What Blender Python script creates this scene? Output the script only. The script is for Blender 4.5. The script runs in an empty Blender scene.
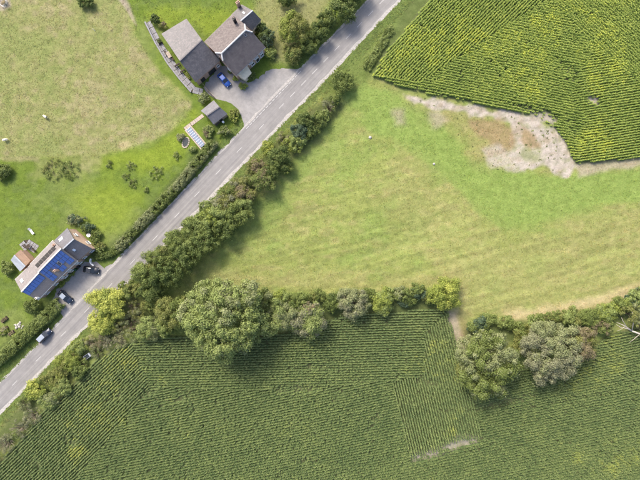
import bpy, math, random
import numpy as np
from mathutils import Vector, Matrix

# ------------------------------------------------------------------ camera, sky, sun, exposure
H = 120.0            # drone height, metres
S = 0.27             # metres per photograph pixel on the ground (640 px wide)
scene = bpy.context.scene
col = scene.collection
cam_d = bpy.data.cameras.new("camera"); cam = bpy.data.objects.new("camera", cam_d); col.objects.link(cam)
cam.location = (0, 0, H); cam.rotation_euler = (0, 0, 0)
cam_d.sensor_width = 36.0; cam_d.lens = 36.0 * H / (640 * S); cam_d.clip_end = 6000; cam_d.clip_start = 0.5
scene.camera = cam
SUN_EL = math.radians(43)
SUN_AZ = math.radians(32)          # from +Y (top of the picture) towards -X
world = bpy.data.worlds.new("World"); scene.world = world; world.use_nodes = True
wn = world.node_tree.nodes; wl = world.node_tree.links
sky = wn.new("ShaderNodeTexSky"); sky.sky_type = 'NISHITA'; sky.sun_disc = False
sky.sun_elevation = SUN_EL; sky.sun_rotation = -SUN_AZ; sky.dust_density = 4.0; sky.air_density = 0.8
wl.new(sky.outputs[0], wn["Background"].inputs[0]); wn["Background"].inputs[1].default_value = 0.15
sd = bpy.data.lights.new("sun", 'SUN'); sd.energy = 1.85; sd.angle = math.radians(16); sd.color = (1.0, 0.93, 0.82)
sun = bpy.data.objects.new("sun", sd); col.objects.link(sun)
to_sun = Vector((-math.sin(SUN_AZ) * math.cos(SUN_EL), math.cos(SUN_AZ) * math.cos(SUN_EL), math.sin(SUN_EL)))
sun.rotation_euler = to_sun.to_track_quat('Z', 'Y').to_euler(); sun.location = (-60, 90, 110)
scene.view_settings.view_transform = 'Standard'; scene.view_settings.look = 'None'
scene.view_settings.exposure = 1.28; scene.view_settings.gamma = 1.0
scene.cycles.max_bounces = 6; scene.cycles.transparent_max_bounces = 8

rng = np.random.default_rng(7)
random.seed(7)
R = math.radians

def W(px, py, z=0.0):
    """photograph pixel + height above the ground -> world point"""
    k = S * (H - z) / H
    return Vector(((px - 320) * k, (240 - py) * k, z))

def WA(a, z=0.0):
    a = np.asarray(a, float); k = S * (H - z) / H
    return np.stack([(a[..., 0] - 320) * k, (240 - a[..., 1]) * k], -1)

# ------------------------------------------------------------------ numpy helpers
def hash2(ix, iy, seed):
    h = (ix.astype(np.int64) * 374761393 + iy.astype(np.int64) * 668265263 + seed * 982451653) & 0x7fffffff
    h = ((h ^ (h >> 13)) * 1274126177) & 0x7fffffff
    h = h ^ (h >> 16)
    return (h & 0xffff) / 65535.0

def vnoise(x, y, scale, seed=0, octaves=3):
    out = np.zeros_like(x, float); amp = 1.0; tot = 0
    for o in range(octaves):
        u = x / scale; v = y / scale
        iu = np.floor(u); iv = np.floor(v); fu = u - iu; fv = v - iv
        fu = fu * fu * (3 - 2 * fu); fv = fv * fv * (3 - 2 * fv)
        a = hash2(iu, iv, seed + o); b = hash2(iu + 1, iv, seed + o); c = hash2(iu, iv + 1, seed + o); d = hash2(iu + 1, iv + 1, seed + o)
        out += amp * ((a * (1 - fu) + b * fu) * (1 - fv) + (c * (1 - fu) + d * fu) * fv)
        tot += amp; amp *= 0.5; scale *= 0.5
    return out / tot

def inside(p, poly):
    x, y = p[:, 0], p[:, 1]; r = np.zeros(len(p), bool); n = len(poly)
    for i in range(n):
        x0, y0 = poly[i]; x1, y1 = poly[(i + 1) % n]
        if y0 == y1: continue
        c = ((y0 > y) != (y1 > y)) & (x < (x1 - x0) * (y - y0) / (y1 - y0) + x0)
        r ^= c
    return r

def segdist(p, pts, closed):
    d = np.full(len(p), 1e9); n = len(pts)
    for i in range(n if closed else n - 1):
        a = np.asarray(pts[i], float); b = np.asarray(pts[(i + 1) % n], float); ab = b - a
        t = np.clip(((p - a) @ ab) / max(ab @ ab, 1e-9), 0, 1)
        q = p - (a + t[:, None] * ab); d = np.minimum(d, np.hypot(q[:, 0], q[:, 1]))
    return d

def sdist(p, poly):
    d = segdist(p, poly, True); return np.where(inside(p, poly), d, -d)

def sstep(x, a, b):
    t = np.clip((x - a) / (b - a), 0, 1); return t * t * (3 - 2 * t)

# ------------------------------------------------------------------ materials
def new_mat(name):
    m = bpy.data.materials.new(name); m.use_nodes = True
    nt = m.node_tree; return m, nt, nt.nodes, nt.links, nt.nodes["Principled BSDF"]

def ramp(n, l, src, stops):
    r = n.new("ShaderNodeValToRGB"); e = r.color_ramp.elements
    while len(e) < len(stops): e.new(0.5)
    for i, (p, c) in enumerate(stops): e[i].position = p; e[i].color = (*c, 1)
    l.new(src, r.inputs[0]); return r.outputs[0]

def noise(n, l, scale, detail=4, rough=0.6, vec=None, dist=0.0):
    t = n.new("ShaderNodeTexNoise"); t.inputs["Scale"].default_value = scale; t.inputs["Detail"].default_value = detail
    t.inputs["Roughness"].default_value = rough; t.inputs["Distortion"].default_value = dist
    if vec is not None: l.new(vec, t.inputs["Vector"])
    return t.outputs["Fac"]

def pos_of(n):
    return n.new("ShaderNodeNewGeometry").outputs["Position"]

def mixc(n, l, a, b, fac, mode='MIX'):
    m = n.new("ShaderNodeMix"); m.data_type = 'RGBA'; m.blend_type = mode
    for s, v in ((m.inputs[6], a), (m.inputs[7], b), (m.inputs[0], fac)):
        if isinstance(v, (tuple, list)): s.default_value = (*v, 1)
        elif isinstance(v, (int, float)): s.default_value = v
        else: l.new(v, s)
    return m.outputs[2]

def bump(n, l, bs, h, strength, dist):
    b = n.new("ShaderNodeBump"); b.inputs["Strength"].default_value = strength; b.inputs["Distance"].default_value = dist
    l.new(h, b.inputs["Height"]); l.new(b.outputs[0], bs.inputs["Normal"])

def m_plain(name, c, rough=0.7, var=0.25, scale=3.0, metal=0.0, spec=0.3, bmp=0.0):
    m, nt, n, l, b = new_mat(name)
    f = noise(n, l, scale, 5, 0.65, pos_of(n))
    lo = tuple(x * (1 - var) for x in c); hi = tuple(min(1, x * (1 + var)) for x in c)
    l.new(ramp(n, l, f, [(0.3, lo), (0.7, hi)]), b.inputs["Base Color"])
    b.inputs["Roughness"].default_value = rough; b.inputs["Metallic"].default_value = metal; b.inputs["Specular IOR Level"].default_value = spec
    if bmp: bump(n, l, b, f, 0.6, bmp)
    return m

def m_brick(name, c1, c2, mortar, bw, bh, msize, rough=0.8, bmp=0.02, blotch=0.3, lichen=None, bscale=0.7):
    """coursed pieces too small to tell apart from the air: tile or brick courses in metres of UV"""
    m, nt, n, l, b = new_mat(name)
    uv = n.new("ShaderNodeUVMap")
    t = n.new("ShaderNodeTexBrick"); l.new(uv.outputs[0], t.inputs["Vector"])
    t.inputs["Scale"].default_value = 1.0; t.inputs["Brick Width"].default_value = bw; t.inputs["Row Height"].default_value = bh
    t.inputs["Mortar Size"].default_value = msize; t.inputs["Mortar Smooth"].default_value = 0.3; t.inputs["Bias"].default_value = 0.0
    t.inputs["Color1"].default_value = (*c1, 1); t.inputs["Color2"].default_value = (*c2, 1); t.inputs["Mortar"].default_value = (*mortar, 1)
    f = noise(n, l, bscale, 6, 0.7, pos_of(n))
    c = mixc(n, l, t.outputs["Color"], ramp(n, l, f, [(0.25, (1 - blotch,) * 3), (0.75, (1 + blotch * 0.6,) * 3)]), 1.0, 'MULTIPLY')
    if lichen:
        g = ramp(n, l, noise(n, l, 2.3, 5, 0.7, pos_of(n)), [(0.52, (0, 0, 0)), (0.68, (1, 1, 1))])
        c = mixc(n, l, c, lichen, g)
    l.new(c, b.inputs["Base Color"]); b.inputs["Roughness"].default_value = rough; b.inputs["Specular IOR Level"].default_value = 0.35
    bump(n, l, b, t.outputs["Fac"], 0.5, -bmp)
    return m

def m_leaf(name):
    """leaf tissue: per-leaf colour from the mesh, light shining through"""
    m, nt, n, l, b = new_mat(name)
    a = n.new("ShaderNodeAttribute"); a.attribute_name = "tint"
    l.new(a.outputs["Color"], b.inputs["Base Color"]); b.inputs["Roughness"].default_value = 0.55; b.inputs["Specular IOR Level"].default_value = 0.25
    tr = n.new("ShaderNodeBsdfTranslucent"); l.new(a.outputs["Color"], tr.inputs[0])
    mx = n.new("ShaderNodeMixShader"); mx.inputs[0].default_value = 0.3
    l.new(b.outputs[0], mx.inputs[1]); l.new(tr.outputs[0], mx.inputs[2]); l.new(mx.outputs[0], n["Material Output"].inputs[0])
    return m

def m_inst(name, rough=0.6):
    """like m_leaf, the colour carried by each scattered plant, multiplied by the colour of the blade itself"""
    m, nt, n, l, b = new_mat(name)
    a = n.new("ShaderNodeAttribute"); a.attribute_name = "tint"; a.attribute_type = 'INSTANCER'
    g = n.new("ShaderNodeAttribute"); g.attribute_name = "own"
    c = mixc(n, l, a.outputs["Color"], g.outputs["Color"], 1.0, 'MULTIPLY')
    l.new(c, b.inputs["Base Color"]); b.inputs["Roughness"].default_value = rough; b.inputs["Specular IOR Level"].default_value = 0.2
    tr = n.new("ShaderNodeBsdfTranslucent"); l.new(c, tr.inputs[0])
    mx = n.new("ShaderNodeMixShader"); mx.inputs[0].default_value = 0.3
    l.new(b.outputs[0], mx.inputs[1]); l.new(tr.outputs[0], mx.inputs[2]); l.new(mx.outputs[0], n["Material Output"].inputs[0])
    return m

def m_glass(name, c=(0.02, 0.025, 0.03)):
    m, nt, n, l, b = new_mat(name)
    b.inputs["Base Color"].default_value = (*c, 1); b.inputs["Roughness"].default_value = 0.08; b.inputs["Specular IOR Level"].default_value = 0.8
    return m

def m_ground():
    m, nt, n, l, b = new_mat("ground")
    a = n.new("ShaderNodeAttribute"); a.attribute_name = "soil"
    p = pos_of(n)
    f1 = noise(n, l, 2.6, 6, 0.72, p); f2 = noise(n, l, 0.55, 5, 0.65, p, 0.6)
    c = mixc(n, l, a.outputs["Color"], ramp(n, l, f1, [(0.28, (0.76, 0.78, 0.74)), (0.72, (1.22, 1.2, 1.22))]), 1.0, 'MULTIPLY')
    c = mixc(n, l, c, ramp(n, l, f2, [(0.3, (0.82, 0.86, 0.78)), (0.7, (1.18, 1.14, 1.2))]), 1.0, 'MULTIPLY')
    l.new(c, b.inputs["Base Color"]); b.inputs["Roughness"].default_value = 0.95; b.inputs["Specular IOR Level"].default_value = 0.1
    bump(n, l, b, f1, 0.6, 0.15)
    return m

def m_asphalt(name, base, streak=True):
    m, nt, n, l, b = new_mat(name)
    p = pos_of(n); c = base
    f = noise(n, l, 0.35, 6, 0.7, p); g = noise(n, l, 9.0, 4, 0.7, p)
    c = ramp(n, l, f, [(0.3, tuple(x * 0.86 for x in base)), (0.7, tuple(x * 1.13 for x in base))])
    c = mixc(n, l, c, ramp(n, l, g, [(0.3, (0.88,) * 3), (0.7, (1.12,) * 3)]), 1.0, 'MULTIPLY')
    if not streak:
        c = mixc(n, l, c, ramp(n, l, noise(n, l, 0.9, 6, 0.75, p, 0.8), [(0.35, (0.86, 0.86, 0.86)), (0.6, (1.05, 1.05, 1.04))]), 1.0, 'MULTIPLY')
    if streak:
        uv = n.new("ShaderNodeUVMap"); mp = n.new("ShaderNodeMapping"); mp.inputs["Scale"].default_value = (1.6, 0.03, 1)
        l.new(uv.outputs[0], mp.inputs["Vector"])
        s = noise(n, l, 1.0, 5, 0.6, mp.outputs[0])
        c = mixc(n, l, c, ramp(n, l, s, [(0.3, (0.78, 0.78, 0.80)), (0.7, (1.16, 1.15, 1.13))]), 1.0, 'MULTIPLY')
        v = n.new("ShaderNodeTexVoronoi"); v.feature = 'DISTANCE_TO_EDGE'; v.inputs["Scale"].default_value = 0.16; l.new(p, v.inputs["Vector"])
        c = mixc(n, l, c, (0.10, 0.10, 0.105), ramp(n, l, v.outputs["Distance"], [(0.0, (0.18,) * 3), (0.006, (0, 0, 0))]))
    l.new(c, b.inputs["Base Color"]); b.inputs["Roughness"].default_value = 0.85; b.inputs["Specular IOR Level"].default_value = 0.3
    bump(n, l, b, g, 0.4, 0.02)
    return m

M = dict(
    ground=m_ground(), leaf=m_leaf("leaf"), corn=m_inst("maize_leaf", 0.45), blade=m_inst("grass_blade", 0.7),
    road=m_asphalt("road_asphalt", (0.214, 0.205, 0.196)), shoulder=m_plain("road_shoulder_grit", (0.33, 0.31, 0.285), 0.9, 0.3, 2.5),
    drive=m_asphalt("driveway_gravel", (0.252, 0.24, 0.23), False), paint=m_plain("road_paint", (0.40, 0.39, 0.375), 0.7, 0.2, 6.0),
    slate=m_brick("grey_slate", (0.13, 0.126, 0.137), (0.16, 0.152, 0.16), (0.09, 0.09, 0.10), 0.34, 0.24, 0.03, 0.5, 0.02, 0.25),
    slate_blue=m_brick("blue_grey_slate", (0.100, 0.094, 0.096), (0.134, 0.122, 0.122), (0.08, 0.08, 0.088), 0.5, 0.28, 0.03, 0.45, 0.015, 0.35, (0.165, 0.142, 0.142)),
    tile_brown=m_brick("brown_tile", (0.150, 0.122, 0.115), (0.190, 0.155, 0.145), (0.07, 0.06, 0.06), 0.34, 0.3, 0.04, 0.7, 0.03, 0.45, (0.175, 0.155, 0.145), 1.2),
    tile_pink=m_brick("weathered_tile", (0.215, 0.195, 0.19), (0.26, 0.235, 0.225), (0.15, 0.13, 0.125), 0.34, 0.3, 0.035, 0.7, 0.025, 0.25),
    terracotta=m_brick("terracotta_tile", (0.29, 0.195, 0.135), (0.34, 0.235, 0.165), (0.2, 0.12, 0.08), 0.34, 0.3, 0.035, 0.8, 0.02, 0.3),
    brick=m_brick("red_brick", (0.36, 0.20, 0.13), (0.44, 0.27, 0.18), (0.42, 0.36, 0.30), 0.225, 0.075, 0.012, 0.85, 0.01, 0.25),
    brick_tan=m_brick("buff_brick", (0.50, 0.32, 0.21), (0.56, 0.39, 0.27), (0.5, 0.42, 0.34), 0.225, 0.075, 0.012, 0.85, 0.01, 0.2),
    render=m_plain("cream_render", (0.62, 0.54, 0.40), 0.85, 0.08, 1.5), white=m_plain("white_paint", (0.78, 0.78, 0.76), 0.5, 0.06, 2.0),
    ridge=m_plain("pale_ridge_mortar", (0.55, 0.53, 0.51), 0.8, 0.2, 3.0), ridge_dark=m_plain("dark_ridge_tile", (0.115, 0.11, 0.115), 0.7, 0.25, 3.0), lead=m_plain("lead_sheet", (0.30, 0.32, 0.35), 0.5, 0.15, 2.0),
    glass=m_glass("window_glass"), darkglass=m_glass("dark_roof_glass", (0.035, 0.03, 0.04)),
    solar=None, frame_al=m_plain("aluminium", (0.6, 0.62, 0.65), 0.35, 0.1, 3.0, 0.8), wood=m_plain("weathered_wood", (0.33, 0.25, 0.17), 0.85, 0.35, 4.0),
    darkwood=m_plain("dark_wood", (0.06, 0.045, 0.035), 0.8, 0.3, 4.0), door=m_plain("dark_door", (0.025, 0.028, 0.03), 0.6, 0.2, 3.0),
    bark=m_plain("bark", (0.11, 0.085, 0.06), 0.95, 0.4, 5.0, bmp=0.03), deadwood=m_plain("bleached_deadwood", (0.40, 0.35, 0.295), 0.9, 0.3, 3.0, bmp=0.02),
    drystem=m_plain("dry_stem", (0.25, 0.21, 0.155), 0.95, 0.3, 4.0),
    stone=m_plain("grey_paving", (0.22, 0.215, 0.22), 0.85, 0.25, 1.7, bmp=0.01), edging=m_plain("beige_edging", (0.36, 0.30, 0.24), 0.85, 0.2, 3.0),
    soil=m_plain("dark_soil", (0.06, 0.045, 0.03), 0.95, 0.4, 3.0, bmp=0.03), tyre=m_plain("tyre_rubber", (0.02, 0.02, 0.02), 0.85, 0.2, 8.0),
    rim=m_plain("wheel_alloy", (0.5, 0.5, 0.52), 0.3, 0.1, 5.0, 0.9), wool=m_plain("fleece", (0.68, 0.62, 0.50), 0.95, 0.15, 9.0, bmp=0.03),
    sheepskin=m_plain("sheep_face", (0.12, 0.10, 0.08), 0.9, 0.2, 5.0), plastic=m_plain("black_plastic", (0.02, 0.02, 0.022), 0.5, 0.2, 5.0),
    lamp=m_plain("lamp_lens", (0.7, 0.7, 0.7), 0.2, 0.05, 5.0), redlamp=m_plain("red_lens", (0.4, 0.02, 0.02), 0.25, 0.05, 5.0),
    galv=m_plain("galvanised_steel", (0.42, 0.43, 0.44), 0.45, 0.2, 2.0, 0.6), boulder=m_plain("pale_stone", (0.36, 0.34, 0.30), 0.9, 0.25, 4.0, bmp=0.03),
    yellow=m_plain("ochre_paint", (0.45, 0.40, 0.12), 0.7, 0.25, 4.0), hay=m_plain("old_hay", (0.16, 0.13, 0.07), 0.95, 0.4, 5.0, bmp=0.05),
    coldglass=m_plain("misted_glass", (0.17, 0.20, 0.26), 0.2, 0.35, 1.5, spec=0.6),
    water=m_glass("pond_water", (0.02, 0.025, 0.02)),
)
def m_solar():
    m, nt, n, l, b = new_mat("solar_cells")
    uv = n.new("ShaderNodeUVMap"); t = n.new("ShaderNodeTexBrick"); l.new(uv.outputs[0], t.inputs["Vector"])
    t.offset = 0.0; t.inputs["Scale"].default_value = 1; t.inputs["Brick Width"].default_value = 0.16; t.inputs["Row Height"].default_value = 0.16
    t.inputs["Mortar Size"].default_value = 0.006
    t.inputs["Color1"].default_value = (0.02, 0.075, 0.30, 1); t.inputs["Color2"].default_value = (0.03, 0.10, 0.36, 1); t.inputs["Mortar"].default_value = (0.25, 0.3, 0.4, 1)
    l.new(t.outputs["Color"], b.inputs["Base Color"]); b.inputs["Roughness"].default_value = 0.25; b.inputs["Specular IOR Level"].default_value = 0.7
    return m
M['solar'] = m_solar()
def m_car(name, c):
    m, nt, n, l, b = new_mat(name)
    f = noise(n, l, 6.0, 3, 0.5, pos_of(n))
    l.new(ramp(n, l, f, [(0.3, tuple(x * 0.9 for x in c)), (0.7, tuple(x * 1.1 for x in c))]), b.inputs["Base Color"])
    b.inputs["Roughness"].default_value = 0.3; b.inputs["Coat Weight"].default_value = 0.8; b.inputs["Coat Roughness"].default_value = 0.05
    return m

# ------------------------------------------------------------------ object helpers
def tag(o, label=None, cat=None, group=None, kind=None):
    if label: o["label"] = label
    if cat: o["category"] = cat
    if group: o["group"] = group
    if kind: o["kind"] = kind
    return o

def empty(name, loc, label, cat, group=None, rz=0.0):
    o = bpy.data.objects.new(name, None); col.objects.link(o); o.empty_display_size = 0.3
    o.location = loc; o.rotation_euler = (0, 0, rz); return tag(o, label, cat, group)

class MB:
    """collects polygons in world (or local) coordinates; UVs in metres along each face"""
    def __init__(s): s.v = []; s.f = []; s.m = []
    def poly(s, pts, mi=0):
        i = len(s.v); s.v += [Vector(p) for p in pts]; s.f.append(tuple(range(i, i + len(pts)))); s.m.append(mi); return s
    def prism(s, base, top):
        """closed solid between two rings of equal length"""
        i = len(s.v); n = len(base); s.v += [Vector(p) for p in base] + [Vector(p) for p in top]
        s.f.append(tuple(range(i + n - 1, i - 1, -1))); s.f.append(tuple(range(i + n, i + 2 * n))); s.m += [0, 0]
        for k in range(n): s.f.append((i + k, i + (k + 1) % n, i + n + (k + 1) % n, i + n + k)); s.m.append(0)
        return s
    def box(s, c, d, rz=0.0, rx=None):
        c = Vector(c); a = Matrix.Rotation(rz, 3, 'Z')
        if rx is not None: a = rx
        P = [Vector((x * d[0] / 2, y * d[1] / 2, z * d[2] / 2)) for z in (-1, 1) for x, y in ((-1, -1), (1, -1), (1, 1), (-1, 1))]
        P = [c + a @ p for p in P]; return s.prism(P[:4], P[4:])
    def tube(s, pts, rad, n=6):
        i0 = len(s.v); m = len(pts)
        for k, p in enumerate(pts):
            p = Vector(p); d = (Vector(pts[min(k + 1, m - 1)]) - Vector(pts[max(k - 1, 0)])).normalized()
            u = d.orthogonal().normalized(); w = d.cross(u)
            for j in range(n):
                t = 2 * math.pi * j / n; s.v.append(p + (u * math.cos(t) + w * math.sin(t)) * rad[k])
        for k in range(m - 1):
            for j in range(n):
                a = i0 + k * n + j; b = i0 + k * n + (j + 1) % n; s.f.append((a, b, b + n, a + n)); s.m.append(0)
        s.f.append(tuple(i0 + j for j in range(n - 1, -1, -1))); s.f.append(tuple(i0 + (m - 1) * n + j for j in range(n))); s.m += [0, 0]
        return s
    def mesh(s, name, mats, smooth=False):
        me = bpy.data.meshes.new(name); me.from_pydata([tuple(v) for v in s.v], [], s.f)
        for m in (mats if isinstance(mats, (list, tuple)) else [mats]): me.materials.append(m)
        me.polygons.foreach_set("material_index", s.m)
        uv = me.uv_layers.new(name="UVMap"); buf = np.zeros((len(me.loops), 2), np.float32)
        for p in me.polygons:
            nn = p.normal
            t = Vector((0, 0, 1)).cross(nn)
            t = t.normalized() if t.length > 0.05 else Vector((1, 0, 0))
            b = nn.cross(t)
            for li in p.loop_indices:
                v = me.vertices[me.loops[li].vertex_index].co; buf[li] = (v.dot(t), v.dot(b))
        uv.data.foreach_set("uv", buf.ravel())
        if smooth: me.polygons.foreach_set("use_smooth", [True] * len(me.polygons))
        me.update(); return me
    def build(s, name, mats, parent=None, smooth=False):
        o = bpy.data.objects.new(name, s.mesh(name, mats, smooth)); col.objects.link(o)
        if parent is not None: put(o, parent)
        return o

def put(o, parent):
    """parent without moving: meshes are in world coordinates"""
    o.parent = parent
    L = Matrix.LocRotScale(parent.location, parent.rotation_euler, None)
    if parent.parent: L = Matrix.Identity(4)      # a part's own mesh already lies in world coordinates
    o.matrix_parent_inverse = L.inverted()

def instances(name, pts, rot, scl, tint, sources, label, cat=None):
    """ONE object of uncountable plants: source plants set on the points by geometry nodes"""
    me = bpy.data.meshes.new(name); me.vertices.add(len(pts)); me.vertices.foreach_set("co", np.asarray(pts, np.float32).ravel())
    def attr(nm, ty, data, key):
        a = me.attributes.new(nm, ty, 'POINT'); a.data.foreach_set(key, np.asarray(data, np.float32).ravel())
    attr("turn", 'FLOAT_VECTOR', rot, "vector"); attr("size", 'FLOAT_VECTOR', scl, "vector")
    attr("tint", 'FLOAT_COLOR', np.concatenate([tint, np.ones((len(pts), 1))], 1), "color")
    o = bpy.data.objects.new(name, me); col.objects.link(o); tag(o, label, cat, kind="stuff")
    c = bpy.data.collections.new(name + "_sources")
    for s in sources: c.objects.link(bpy.data.objects.new(s.name, s))
    g = bpy.data.node_groups.new(name, 'GeometryNodeTree')
    g.interface.new_socket("Geometry", in_out='INPUT', socket_type='NodeSocketGeometry')
    g.interface.new_socket("Geometry", in_out='OUTPUT', socket_type='NodeSocketGeometry')
    n, l = g.nodes, g.links
    gi = n.new("NodeGroupInput"); go = n.new("NodeGroupOutput"); iop = n.new("GeometryNodeInstanceOnPoints"); ci = n.new("GeometryNodeCollectionInfo")
    ci.inputs["Collection"].default_value = c; ci.inputs["Separate Children"].default_value = True; ci.inputs["Reset Children"].default_value = True
    na = n.new("GeometryNodeInputNamedAttribute"); na.data_type = 'FLOAT_VECTOR'; na.inputs[0].default_value = "turn"
    nb = n.new("GeometryNodeInputNamedAttribute"); nb.data_type = 'FLOAT_VECTOR'; nb.inputs[0].default_value = "size"
    l.new(gi.outputs[0], iop.inputs["Points"]); l.new(ci.outputs[0], iop.inputs["Instance"]); iop.inputs["Pick Instance"].default_value = True
    l.new(na.outputs[0], iop.inputs["Rotation"]); l.new(nb.outputs[0], iop.inputs["Scale"]); l.new(iop.outputs[0], go.inputs[0])
    md = o.modifiers.new("scatter", 'NODES'); md.node_group = g
    return o

# ------------------------------------------------------------------ the layout in photograph pixels
ROAD_L = [(-420, 812), (-60, 444), (0, 383), (62, 320), (130, 247), (190, 184), (243.5, 128), (299, 69.5), (366, 2), (430, -63), (800, -440)]
ROAD_R = [(-390, 834), (-60, 476), (0, 414.5), (52, 361), (90, 324), (150, 262), (209, 200), (286, 120), (315.5, 90), (399, 1), (462, -64), (830, -442)]
FIELD_B = [(-45, 545), (-45, 507), (0, 462), (22, 438), (42, 412), (62, 397), (82, 374), (96, 360), (118, 347), (135, 340), (160, 337), (180, 335), (250, 336), (300, 330), (340, 314), (390, 311), (430, 309), (447, 308), (452, 325), (462, 360), (471, 392), (490, 385), (520, 368), (560, 358), (590, 346), (612, 333), (650, 322), (705, 312), (705, 545)]
FIELD_T = [(373, 76), (400, 88), (440, 97), (480, 105), (515, 113), (538, 118), (555, 130), (568, 148), (574, 164), (600, 163), (650, 158), (705, 153), (705, -45), (468, -45), (432, -4), (406, 29), (382, 57)]
SAND = [(401, 92), (425, 97), (460, 102), (500, 110), (535, 117), (552, 127), (566, 145), (574, 166), (566, 176), (545, 168), (520, 168), (508, 155), (515, 140), (510, 124), (480, 116), (450, 112), (425, 108), (405, 101)]
DRIVE = [(233, 97), (243, 87), (259, 77.5), (270, 69), (284, 68.5), (301, 69), (244, 129.5), (243, 121), (239, 110), (232, 104)]

# ------------------------------------------------------------------ ground colours (albedo of what grows or lies there)
C_ = dict(meadow=(0.184, 0.209, 0.061), green=(0.160, 0.216, 0.054), tan=(0.243, 0.227, 0.094), pasture=(0.188, 0.195, 0.076), past_tan=(0.228, 0.206, 0.108), past_green=(0.16, 0.185, 0.062),
          lawn=(0.102, 0.145, 0.024), lawn_b=(0.150, 0.196, 0.024), verge=(0.098, 0.135, 0.036), soil=(0.098, 0.112, 0.050), sand=(0.33, 0.295, 0.248), rust=(0.22, 0.165, 0.088),
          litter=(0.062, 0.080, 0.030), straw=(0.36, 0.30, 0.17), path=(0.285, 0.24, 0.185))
ZONES = [  # (polygon, colour, edge px, ragged px, strength)
    ([(-900, -900), (110, -900), (122, 0), (130, 18), (136, 35), (150, 58), (172, 84), (191, 102), (193, 110), (178, 126), (155, 140), (132, 148), (100, 156), (40, 157), (-900, 158)], 'pasture', 3, 6, 1),
    ([(-900, 158), (40, 157), (100, 156), (132, 148), (155, 140), (178, 126), (193, 110), (191, 102), (172, 84), (150, 58), (136, 35), (130, 18), (122, 0), (110, -900), (900, -900), (366, 2), (243, 128), (130, 247), (0, 383), (-900, 1280)], 'lawn', 3, 5, 1),
    ([(88, 158), (135, 150), (165, 140), (195, 112), (200, 135), (175, 160), (160, 172), (140, 170), (115, 168)], 'lawn_b', 8, 8, .9),
    ([(70, 195), (110, 180), (140, 195), (130, 222), (105, 235), (85, 225)], 'lawn_b', 12, 8, .8),
    ([(142, 12), (165, 5), (200, 8), (238, 14), (205, 38), (188, 16), (160, 30)], 'lawn_b', 6, 6, .7),
    ([(255, 0), (300, -20), (330, -10), (320, 20), (285, 62), (272, 60), (262, 30)], 'past_tan', 8, 8, .55),
    ([(40, 158), (100, 156), (95, 168), (60, 178), (30, 175)], 'pasture', 6, 8, .5),
    ([(-5, 312), (22, 310), (28, 325), (10, 342), (-5, 350)], 'past_green', 5, 6, .5),
    # the meadow
    ([(195, 285), (215, 262), (250, 275), (330, 275), (400, 278), (440, 275), (440, 290), (330, 288), (250, 290), (215, 284)], 'tan', 10, 10, .5),
    ([(345, 90), (365, 85), (400, 95), (440, 120), (470, 160), (500, 168), (560, 178), (600, 172), (700, 165), (700, 198), (600, 205), (545, 222), (505, 231), (480, 215), (450, 182), (410, 150), (370, 130)], 'green', 4, 5, 1),
    ([(345, 90), (362, 85), (360, 110), (300, 180), (235, 260), (222, 262), (290, 170), (330, 118)], 'green', 14, 12, .6),
    ([(400, 150), (450, 190), (500, 235), (480, 262), (420, 240), (370, 190)], 'tan', 20, 14, .35),
    ([(450, 260), (520, 240), (600, 215), (700, 205), (700, 285), (600, 308), (520, 320), (465, 312)], 'tan', 16, 12, .4),
    ([(505, 313), (560, 304), (610, 292), (650, 280), (650, 290), (610, 303), (560, 315), (510, 322)], 'straw', 5, 4, .8),
    ([(425, 252), (460, 262), (470, 300), (470, 320), (452, 330), (452, 300), (440, 275)], 'tan', 8, 6, .6),
    ([(398, 2), (434, -4), (374, 77), (352, 90), (330, 95), (318, 92)], 'verge', 5, 6, .75), ([(412, -8), (436, -8), (408, 30), (384, 58), (374, 76), (368, 70)], 'litter', 4, 5, .5),
    # bare soil under the maize
    (FIELD_B, 'soil', 2, 3, 1), (FIELD_T, 'soil', 2, 2, 1),
    ([(447, 310), (457, 312), (462, 330), (468, 352), (458, 350), (449, 335)], 'path', 3, 3, .8), ([(455, 312), (470, 318), (470, 345), (462, 345), (458, 325)], 'rust', 5, 6, .6),
    ([(410, 455), (440, 448), (456, 437), (478, 437), (478, 443), (455, 450), (415, 461)], 'sand', 4, 4, .75),
    # the bare turning place
    ([(400, 91), (440, 99), (500, 110), (500, 165), (470, 165), (460, 130), (430, 118), (405, 108)], 'rust', 8, 12, .25),
    (SAND, 'sand', 2, 6, 1),
    ([(470, 122), (500, 118), (512, 128), (513, 145), (505, 158), (488, 140), (476, 135)], 'rust', 4, 5, .85),
    ([(524, 128), (534, 136), (540, 146), (530, 150), (522, 140)], 'rust', 3, 4, .9),
    ([(520, 150), (530, 148), (545, 160), (535, 163), (522, 158)], 'past_green', 3, 6, .6),
    ([(483, 150), (498, 146), (520, 160), (524, 170), (505, 172), (490, 162)], 'sand', 3, 6, .8), ([(394, 113), (404, 110), (406, 125), (396, 126)], 'path', 5, 5, .6), ([(425, 112), (440, 110), (448, 122), (436, 126)], 'path', 5, 6, .6),
    ([(578, 165), (640, 158), (650, 162), (640, 166), (600, 172), (580, 176)], 'path', 3, 3, .75), ([(589, 97), (598, 98), (598, 104), (588, 104)], 'sand', 2, 3, .9), ([(530, 112), (552, 113), (556, 124), (540, 122)], 'sand', 2, 3, .8),
    # pasture details
    ([(110, -30), (118, -2), (125, 8), (134, 24), (137, 26), (130, 5), (122, -8), (118, -40)], 'path', 2, 2, .9),
    ([(-8, -8), (10, -8), (11, 6), (4, 11), (-8, 12)], 'path', 2, 3, .9), ([(119, 142), (128, 139), (131, 145), (122, 150)], 'straw', 3, 4, .8),
    ([(-40, 155), (40, 157), (38, 161), (-40, 160)], 'past_tan', 2, 3, .7),
]
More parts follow.
